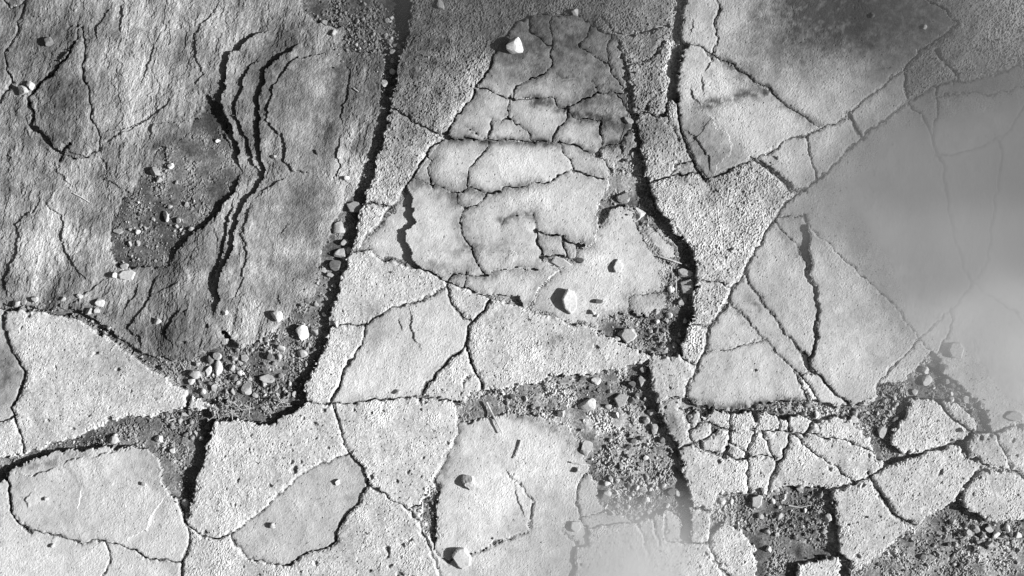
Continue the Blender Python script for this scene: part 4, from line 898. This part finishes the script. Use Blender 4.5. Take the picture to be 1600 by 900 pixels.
for cx, cy, n, sp in ((350, 643, 34, 20), (370, 636, 22, 22), (440, 622, 8, 20)):
    for _ in range(n):
        a = rng.normal(0, .85) + (math.pi if rng.random() < .5 else 0) + (.35 if cx < 420 else .2); L = rng.uniform(12, 26) / 2
        x, y = cx + rng.normal(0, sp * .5), cy + rng.normal(0, sp * .3)
        z = rng.uniform(4, 15); tz = rng.normal(0, 2.5)
        p = [(wx(x - math.cos(a) * L), wy(y - math.sin(a) * L), (z - tz) * PX), (wx(x), wy(y), (z + .8) * PX), (wx(x + math.cos(a) * L), wy(y + math.sin(a) * L), (z + tz) * PX)]
        V, F = tube(p, .75 * PX, .4 * PX, 4); NV.append(V); NF.append(F + nn); nn += len(V)
link('dry_needles', make_mesh('dry_needles', np.concatenate(NV), np.concatenate(NF), M_NEEDLE, np.ones(nn)), kind='stuff', label='tuft of dry pine needles lying in the gravel between pale slabs', category='pine needles')

# ------------------------------------------------------------------ murky water lying over parts of the paving
def puddle(x0, x1, y0, y1, z, depth, silt, lb, dens=.86):
    """flat water; 'murk' is how much silt hangs in it (deeper water hides more), 'silt' how pale that silt is"""
    xs = np.arange(x0, x1 + 1, 5.0); ys = np.arange(y0, y1 + 1, 5.0); gx, gy = np.meshgrid(xs, ys)
    def idw(pts):
        a = np.zeros(gx.shape); b = a.copy()
        for px, py, v in pts:
            w = np.exp(-np.sqrt((gx - px) ** 2 + (gy - py) ** 2 + 400) / 22); a += w * v; b += w
        return a / b
    al = np.clip(idw(depth) * dens, 0, .96); al = al * np.clip((np.minimum(np.minimum(gx - x0, x1 - gx), np.minimum(gy - y0, y1 - gy))) / 40, 0, 1); si = idw(silt)
    ri = np.clip(np.searchsorted(YS, ys), 0, H - 1); ci = np.clip(np.searchsorted(XS, xs), 0, W - 1); bed = ZTS[np.ix_(ri, ci)]
    al = 1 - (1 - al) ** np.clip((z - bed) / 19, .25, 1.3)
    wdt = len(xs); keep = al > .004
    i = np.arange(gx.size).reshape(gx.shape); fm = keep[:-1, :-1] | keep[1:, :-1] | keep[:-1, 1:] | keep[1:, 1:]
    F = np.stack([i[1:, :-1][fm], i[1:, 1:][fm], i[:-1, 1:][fm], i[:-1, :-1][fm]], 1)
    us = np.unique(F); mp = np.full(gx.size, -1); mp[us] = np.arange(len(us))
    V = np.stack([wx(gx.ravel()[us]), wy(gy.ravel()[us]), np.full(len(us), z * PX)], 1)
    me = make_mesh('puddle', V, mp[F], M_WATER, al.ravel()[us], True)
    a = me.attributes.new('silt', 'FLOAT', 'POINT'); a.data.foreach_set('value', si.ravel()[us].astype(np.float32))
    link('puddle', me, kind='structure', label=lb)
M_WATER = bpy.data.materials.new('murky_water'); M_WATER.use_nodes = True
n = M_WATER.node_tree.nodes; l = M_WATER.node_tree.links; b = n['Principled BSDF']
b.inputs['Roughness'].default_value = .35; b.inputs['Specular IOR Level'].default_value = .1
a1 = n.new('ShaderNodeAttribute'); a1.attribute_name = 'tone'; a2 = n.new('ShaderNodeAttribute'); a2.attribute_name = 'silt'
l.new(a1.outputs['Fac'], b.inputs['Alpha']); l.new(a2.outputs['Fac'], b.inputs['Base Color'])
puddle(1080, 2000, -320, 780, 24,
 [(1150, 60, 0), (1230, 60, 0), (1300, 30, .12), (1330, 90, .35), (1260, 160, 0), (1200, 230, 0), (1250, 250, .12), (1300, 230, .4), (1300, 150, .3), (1390, 40, .6), (1390, 150, .6), (1480, 100, .68), (1550, 40, .62), (1600, 0, .6), (1600, 100, .8),
  (1240, 310, .2), (1280, 330, .6), (1330, 290, .82), (1400, 250, .88), (1500, 250, .9), (1600, 250, .92), (1215, 380, .03), (1260, 430, .06), (1310, 400, .3), (1390, 370, .9), (1400, 430, .8), (1500, 380, .95), (1600, 400, .95),
  (1270, 520, .0), (1330, 500, .08), (1380, 530, .06), (1350, 455, .15), (1340, 420, .3), (1420, 480, .75), (1450, 510, .7), (1500, 470, .93), (1500, 540, .55), (1560, 540, .85), (1600, 540, .92), (1330, 600, 0), (1400, 590, .05), (1460, 580, .15), (1510, 600, .3), (1560, 600, .6), (1600, 600, .8), (1600, 660, .4), (1550, 650, .25), (1500, 660, 0), (1400, 660, 0), (1300, 700, 0), (1500, 750, 0), (1600, 740, .05), (1150, 400, 0), (1120, 150, 0), (1160, 300, 0), (1200, 500, 0), (1900, 300, .9), (1900, 0, .7), (1900, 700, .3), (1400, -300, .6), (1150, -200, .1)],
 [(1300, 40, .07), (1400, 30, .09), (1450, 120, .1), (1550, 60, .12), (1600, 60, .12), (1350, 170, .17), (1300, 230, .24), (1400, 250, .2), (1500, 250, .19), (1600, 250, .17), (1350, 400, .27), (1500, 400, .25), (1600, 400, .22), (1500, 540, .4), (1600, 560, .42), (1580, 480, .36), (1900, 300, .2)],
 'milky puddle covering the slabs on the right, thick in the middle and clearing at its edges')
puddle(480, 1140, -320, 120, 23,
 [(560, 0, .1), (620, 0, .5), (680, 0, .75), (760, 0, .85), (850, 0, .82), (950, 0, .75), (1030, 0, .4), (1080, 0, .05), (620, 50, .3), (700, 40, .5), (780, 40, .55), (860, 40, .4), (950, 40, .45), (1030, 50, .15), (620, 90, .05), (700, 80, .12), (800, 80, .08), (900, 80, .05), (1000, 80, .05), (1080, 60, 0), (560, 60, .05), (700, 110, 0), (850, 110, 0), (500, 0, 0), (500, 60, 0), (800, -150, .9), (600, -150, .6), (1050, -150, .4)],
 [(620, 0, .05), (760, 0, .05), (900, 0, .055), (1030, 0, .07), (800, 80, .06)],
 'dull grey puddle along the top of the paving', 1.0)
puddle(760, 1160, 740, 1200, 22,
 [(820, 780, 0), (850, 830, .12), (880, 880, .3), (820, 880, .08), (910, 800, .15), (930, 830, .65), (960, 800, .3), (980, 840, .88), (1000, 880, .96), (1040, 840, .86), (1060, 880, .92), (1040, 800, .35), (1075, 800, .15), (1085, 840, .25), (1100, 880, .12), (1000, 770, .08), (950, 760, 0), (1060, 770, 0), (1120, 800, 0), (1130, 880, 0), (780, 850, 0), (940, 890, .75), (1000, 1000, .9), (850, 1000, .4), (1120, 1000, .3)],
 [(950, 850, .5), (1000, 890, .5), (1050, 850, .5), (900, 850, .5)],
 'pale cloudy puddle at the bottom between sandy slab and narrow pale stones', 1.0)
